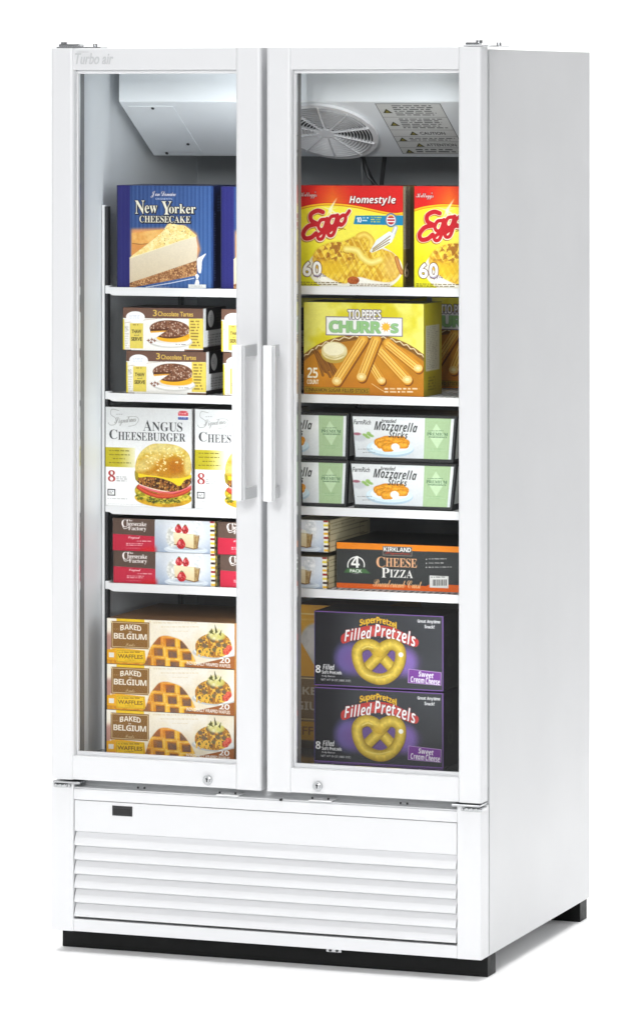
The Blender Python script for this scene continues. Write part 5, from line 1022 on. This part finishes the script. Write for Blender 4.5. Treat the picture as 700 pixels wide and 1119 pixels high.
# hinges
def hinge(x0, x1, z, top, right):
    bm = bmesh.new(); s = 1 if right else -1
    if top:
        box(bm, x0, x1, .004, .040, z, z+.003, .0008, 1); box(bm, x0+.004, x1-.010, .006, .030, z+.003, z+.0085, .002, 2); cyl(bm, ((x0+.012) if not right else (x1-.012), .018, z+.010), .007, .006, 'Z', 18)
        px = x1+.016 if not right else x1+.006
        box(bm, x1-.002 if not right else x1-.004, px+.02, .012 if not right else .03, .05 if not right else .102, z, z+.002)
        cyl(bm, (px, .03 if not right else .095, z+.005), .005, .008, 'Z', 14)
    else:
        box(bm, x0, x1, -.004, .048, z, z+.005, .001, 1); box(bm, x0+.004 if not right else x0+.028, x1-.028 if not right else x1+.006, -.008, .03, z-.008, z-.0005, .002, 2)
        for k in range(4): cyl(bm, (x0+.010+k*.0105 if not right else x1-.006-k*.0105, -.006, z-.0042), .0032, .006, 'Y', 12)
    return link('hinge', bm, M_chrome, fz)
hinge(.012, .076, 1.9505, True, False); hinge(.935, .978, 1.9505, True, True)
hinge(.006, .070, .3672, False, False); hinge(.912, .974, .3672, False, True)

# lower front: frame, ledge under the doors, louvred panel
bm = bmesh.new()
box(bm, 0, .0534, 0, YF-.0005, HB, .3665, .003, 2, 'v'); box(bm, .9226, W, 0, YF-.0005, HB, .3665, .003, 2, 'v')
link_each('corner_post', bm, M_door, fz); bm = bmesh.new()
box(bm, .0534, .9226, .0015, .03, .3335, .3562, .0012, 2); box(bm, .0534, .9226, .0015, .03, HB, .0765, .0012, 2)
link_each('cross_rail', bm, M_door, fz)
bm = bmesh.new(); box(bm, .0534, .9226, .004, YF-.001, .3562, .3600, .0008, 1); box(bm, .054, .922, .040, YF-.001, .3600, .3740); link('ledge', bm, M_ledge, fz)
bm = bmesh.new()
for x in (.385, .595): box(bm, x, x+.050, -.003, .035, .3604, .3630, .0008, 1)
link_each('door_stop', bm, M_bar, fz)
bm = bmesh.new()
for x in (.388, .424, .598, .634, .20, .215, .795, .81): cyl(bm, (x, .010, .3655), .0022, .004, 'Z', 10)
cyl(bm, (.531, .0, .3595), .0026, .006, 'Y', 10); link_each('screw', bm, M_dark, fz)
bm = bmesh.new()
box(bm, .0548, .9212, .0032, .020, .2655, .3320, .0012, 2)
gp = link('louvred_panel', bm, M_door, fz)
zt, zb, n = .2640, .0800, 6; st = (zt-zb)/n
for k in range(n):
    z = zt-k*st; bm = bmesh.new(); P = [(.0140, z+.002), (.0115, z-.003), (.0080, z-.0080), (.0046, z-.0135), (.0022, z-.0200), (.0010, z-st+.0050), (.0010, z-st+.0028), (.0024, z-st+.0016), (.010, z-st+.0040), (.0165, z-.004)]
    a = [bm.verts.new((.0556, y, zz)) for y, zz in P]; b = [bm.verts.new((.9204, y, zz)) for y, zz in P]
    bm.faces.new(a); bm.faces.new(b[::-1])
    for i in range(len(P)): bm.faces.new((a[i], b[i], b[(i+1) % len(P)], a[(i+1) % len(P)]))
    link('louver', bm, M_door, gp)
bm = bmesh.new(); box(bm, .0540, .9220, .022, .030, .0765, .3335); link('panel_backing', bm, M_dark, gp)
bm = bmesh.new(); box(bm, .1431, .1899, .0022, .006, .3035, .3250, .0008, 2)
dp = link('temperature_display', bm, M_dark, fz)
bm = bmesh.new(); box(bm, .1460, .1870, .0014, .0021, .3065, .3200); link('display_window', bm, mat('smoked_window', (.008,.008,.009), .3, noise=.03), dp)
# small cable clip peeping out below the lower frame
bm = bmesh.new(); box(bm, .625, .660, .020, .045, .040, .0498, .002, 2); ck = link('floor_clip', bm, M_chrome, fz)
bm = bmesh.new(); cyl(bm, (.635, .0195, .0445), .003, .002, 'Y', 12); cyl(bm, (.650, .0195, .0445), .003, .002, 'Y', 12); link_each('clip_hole', bm, M_dark, ck)
# black base rails
for y0, y1 in ((.054, .108), (.712, .764)):
    bm = bmesh.new(); box(bm, .0042, .9724, y0, y1, 0.0045, .0498, .0012, 2); link('base_rail', bm, M_black, fz)

# evaporator cover hung from the ceiling of the cavity
ex0, ex1 = .0755, .9005
prof = [(.20, 1.8985), (.20, 1.8350), (.40, 1.7140), (.425, 1.7140), (.425, 1.8985)]
bm = bmesh.new(); a = [bm.verts.new((ex0, y, z)) for y, z in prof]; b = [bm.verts.new((ex1, y, z)) for y, z in prof]
bm.faces.new(a); bm.faces.new(b[::-1])
for i in range(len(prof)): bm.faces.new((a[i], b[i], b[(i+1) % 5], a[(i+1) % 5]))
bmesh.ops.bevel(bm, geom=[e for e in bm.edges if abs(e.verts[0].co.x-e.verts[1].co.x) > .1], offset=.003, segments=3, profile=.5, affect='EDGES')
ev = link('evaporator_cover', bm, M_evap, fz)
sl = math.atan2(1.835-1.714, .20)                # slope of the underside
def on_slope(o, x, t, lift=.0008):               # t: metres down the slope from its front edge
    o.parent = ev; o.location = (x, .20+t*math.cos(sl)-lift*math.sin(sl), 1.835-t*math.sin(sl)-lift*math.cos(sl)); o.rotation_euler = (R(180)-sl, 0, 0)
# local frame on the slope: x to the right, y up the slope (towards the front) after the flip, z outward
bm = bmesh.new()
box(bm, 0, .105, -.195, 0, -.0004, .0012, .0005, 1); o = link('access_panel', bm, M_evap, None); on_slope(o, .092, .018)
sc_ = bmesh.new()
for x, y in ((.055,-.006),(.085,-.16),(.02,-.20)): cyl(sc_, (x, y, .0022), .0035, .002, 'Z', 12)
for o2 in link_each('panel_screw', sc_, M_dark, None): on_slope(o2, .092, .018)
fx, ft, fr = .5245, .117, .114
bm = bmesh.new(); cyl(bm, (0,0,.0006), fr-.012, .001, 'Z', 48); o = link('fan_opening', bm, M_dark, None); on_slope(o, fx, ft)
bm = bmesh.new()
def ring(bm, r, w, z0, z1, seg=64):
    for i in range(seg):
        t0, t1 = 2*math.pi*i/seg, 2*math.pi*(i+1)/seg
        P = [(rr*math.cos(t), rr*math.sin(t), z) for t in (t0, t1) for rr, z in ((r-w/2, z0), (r-w/2, z1), (r+w/2, z1), (r+w/2, z0))]
        v = [bm.verts.new(p) for p in P]
        for q in ((0,1,5,4),(1,2,6,5),(2,3,7,6),(3,0,4,7)): bm.faces.new([v[k] for k in q])
for k in range(11):
    r0 = .027+k*.0072
    for i in range(64):
        t0, t1 = 2*math.pi*i/64, 2*math.pi*(i+1)/64
        P = [(rr*math.cos(t), rr*math.sin(t), z) for t in (t0, t1) for rr, z in ((r0-.0044, .0024), (r0-.0008, .0100), (r0+.0006, .0100), (r0-.0030, .0024))]
        v = [bm.verts.new(p) for p in P]
        for q in ((0,1,5,4),(1,2,6,5),(2,3,7,6),(3,0,4,7)): bm.faces.new([v[k2] for k2 in q])
ring(bm, fr-.006, .012, .0, .007); cyl(bm, (0,0,.008), .0165, .005, 'Z', 32)
for k in range(10):
    t = 2*math.pi*k/10+.2; c0 = Vector((math.cos(t), math.sin(t), 0)); nrm = Vector((-c0.y, c0.x, 0))
    p = [c0*.014-nrm*.0012, c0*.014+nrm*.0012, c0*(fr-.008)+nrm*.0012, c0*(fr-.008)-nrm*.0012]
    lo = [bm.verts.new(q+Vector((0,0,.005))) for q in p]; hi = [bm.verts.new(q+Vector((0,0,.0110))) for q in p]
    bm.faces.new(lo[::-1]); bm.faces.new(hi)
    for i in range(4): bm.faces.new((lo[i], lo[(i+1)%4], hi[(i+1)%4], hi[i]))
o = link('fan_guard', bm, M_fan, None); on_slope(o, fx, ft)
wl = A_['warning'].lin(); me = grid_mesh('warning_label', [((0,0,0),(.148,0,0),(0,-.213,0),wl)])
o = bpy.data.objects.new('warning_label', me); COL.objects.link(o); on_slope(o, .668, .006)
# heater and drain cables behind the cover
bm = bmesh.new()
tube(bm, [(.5495,.437,1.728),(.5504,.455,1.712),(.5526,.46,1.695),(.5633,.462,1.671),(.5762,.465,1.649),(.585,.47,1.62),(.586,.475,1.56)], .0062)
tube(bm, [(.602,.437,1.728),(.5998,.46,1.711),(.5955,.465,1.691),(.589,.475,1.671),(.5835,.485,1.649),(.580,.49,1.60)], .0052)
link_each('cable', bm, M_dark, fz, True)
bm = bmesh.new(); tube(bm, [(.548,.445,1.73),(.5483,.455,1.69),(.5483,.46,1.60)], .0018); link('drain_tube', bm, M_rubber, fz, True)

# shelf standards and shelves
def standard(x0, x1, y0, y1, z0, z1, m, slots=True):
    bm = bmesh.new(); box(bm, x0, x1, y0, y1, z0, z1, .001, 1); s = link('shelf_standard', bm, m, fz)
    return s
s1 = standard(.051, .0590, .160, .1745, ZF, 1.609, M_epoxy)  # chrome post in white, its thin highlight put into the colour
bm = bmesh.new(); box(bm, .0590, .0662, .158, .173, ZF+.002, 1.606); link('slot_strip', bm, M_dark, s1)
for x in (.4895,): 
    s2 = standard(x+.003, x+.0098, .136, .150, ZF, 1.70, M_epoxy)
    bm = bmesh.new(); box(bm, x, x+.0028, .138, .150, ZF, 1.895); link('slot_strip', bm, M_dark, s2)
s3 = standard(.916, .925, .160, .1745, ZF, 1.609, M_chrome)
for x in (.051, .48, .916): standard(x, x+.009, .60, .615, ZF, 1.609, M_steel)
def shelf(x0, x1, z, zr):
    bm = bmesh.new(); d = .44; y0 = .152
    n = int((x1-x0)/.0145)
    for k in range(n+1):
        x = x0+.004+(x1-x0-.008)*k/n; box(bm, x-.0010, x+.0010, y0+.006, y0+d, z-.0024, z-.0006)
    for y in (y0+.09, y0+.26, y0+d-.004): box(bm, x0, x1, y-.002, y+.002, z-.0066, z-.0026)
    for x in (x0, x1-.004): box(bm, x, x+.004, y0+.006, y0+d, z-.013, z-.004)
    s = link('shelf', bm, M_epoxy, fz)
    bm = bmesh.new(); z0 = z-.0172; c = .010
    P = [(x0, z+.0006), (x1, z+.0006), (x1, z0+c*.5), (x1-c, z0), (x0+c*1.6, z0), (x0, z0+c*.7)]
    a = [bm.verts.new((x, y0-.002, zz)) for x, zz in P]; b = [bm.verts.new((x, y0+.0055, zz)) for x, zz in P]
    bm.faces.new(a); bm.faces.new(b[::-1])
    for i in range(6): bm.faces.new((a[i], b[i], b[(i+1)%6], a[(i+1)%6]))
    link('shelf_rim', bm, M_epoxy, s)
    bm = bmesh.new()
    for x in (x0-.006, x1-.002): box(bm, x, x+.010, y0+.004, y0+.026, z-.014, z+.004, .002, 2)
    link_each('shelf_clip', bm, M_epoxy, s)
for z in ZL: shelf(.0665, .484, z, 0)
for z in ZR: shelf(.5045, .9105, z, 0)

# ------------------------------------------------------------------ white studio sweep
bm = bmesh.new(); P = [(-16, 0.)]
P = [(-16., 0.), (4., 0.)]+[(4.+2*math.sin(t), 2-2*math.cos(t)) for t in np.linspace(.1, math.pi/2, 14)]+[(6., 7.)]
a = [bm.verts.new((-9, y, z)) for y, z in P]; b = [bm.verts.new((4.6, y, z)) for y, z in P]
for i in range(len(P)-1): bm.faces.new((a[i], b[i], b[i+1], a[i+1]))
fl = link('floor', bm, M_ground, None, True); fl['kind'] = 'structure'; fl.location.z = .004

# ------------------------------------------------------------------ light
w = bpy.data.worlds.new('World'); SC.world = w; w.use_nodes = True
w.node_tree.nodes['Background'].inputs[0].default_value = (.97, .985, 1, 1); w.node_tree.nodes['Background'].inputs[1].default_value = .30
def area(name, loc, target, sx, sy, power, col=(1,1,1), spread=180):
    l = bpy.data.lights.new(name, 'AREA'); l.shape = 'RECTANGLE'; l.size = sx; l.size_y = sy; l.energy = power; l.color = col; l.spread = R(spread)
    o = bpy.data.objects.new(name, l); COL.objects.link(o); o.location = loc
    o.rotation_euler = (Vector(target)-Vector(loc)).to_track_quat('-Z', 'Y').to_euler(); return o
area('overhead_softbox', (.35, .0, 5.6), (.35, .0, 0), 5.6, 6, 102, spread=50)
area('front_softbox', (1.5, -7.4, 3.5), (.45, .2, 1.0), 2.6, 2.0, 300)
area('side_softbox', (5.4, 1.3, 3.7), (1.0, .4, 2.1), 2, 2, 8, spread=90)
area('backdrop_light', (-.6, 2.2, 5.0), (-1.2, 5.5, 1.8), 8, 1.5, 255)
# unseen cold strips added behind the door stiles to brighten the interior
area('inner_fill', (.452, .075, 1.20), (.10, .34, 1.20), .016, 1.36, 1.6, (.93,.97,1))
area('inner_fill', (.915, .075, 1.20), (.50, .25, 1.20), .016, 1.36, .6, (.93,.97,1), spread=95)

# ------------------------------------------------------------------ camera
cam = bpy.data.cameras.new('Camera'); co = bpy.data.objects.new('Camera', cam); COL.objects.link(co); SC.camera = co
co.location = (3.8573, -8.70296, 1.84579); co.rotation_euler = (R(90), 0, .356098)
cam.sensor_fit = 'HORIZONTAL'; cam.sensor_width = 36; cam.lens = 4819.5/700*36
cam.shift_y = -(559.5-105.46)/700*1.0005; cam.clip_start = .1; cam.clip_end = 200
SC.view_settings.view_transform = 'Standard'; SC.view_settings.look = 'None'; SC.view_settings.exposure = 0; SC.view_settings.gamma = 1
SC.cycles.max_bounces = 10; SC.cycles.diffuse_bounces = 5; SC.cycles.transparent_max_bounces = 12
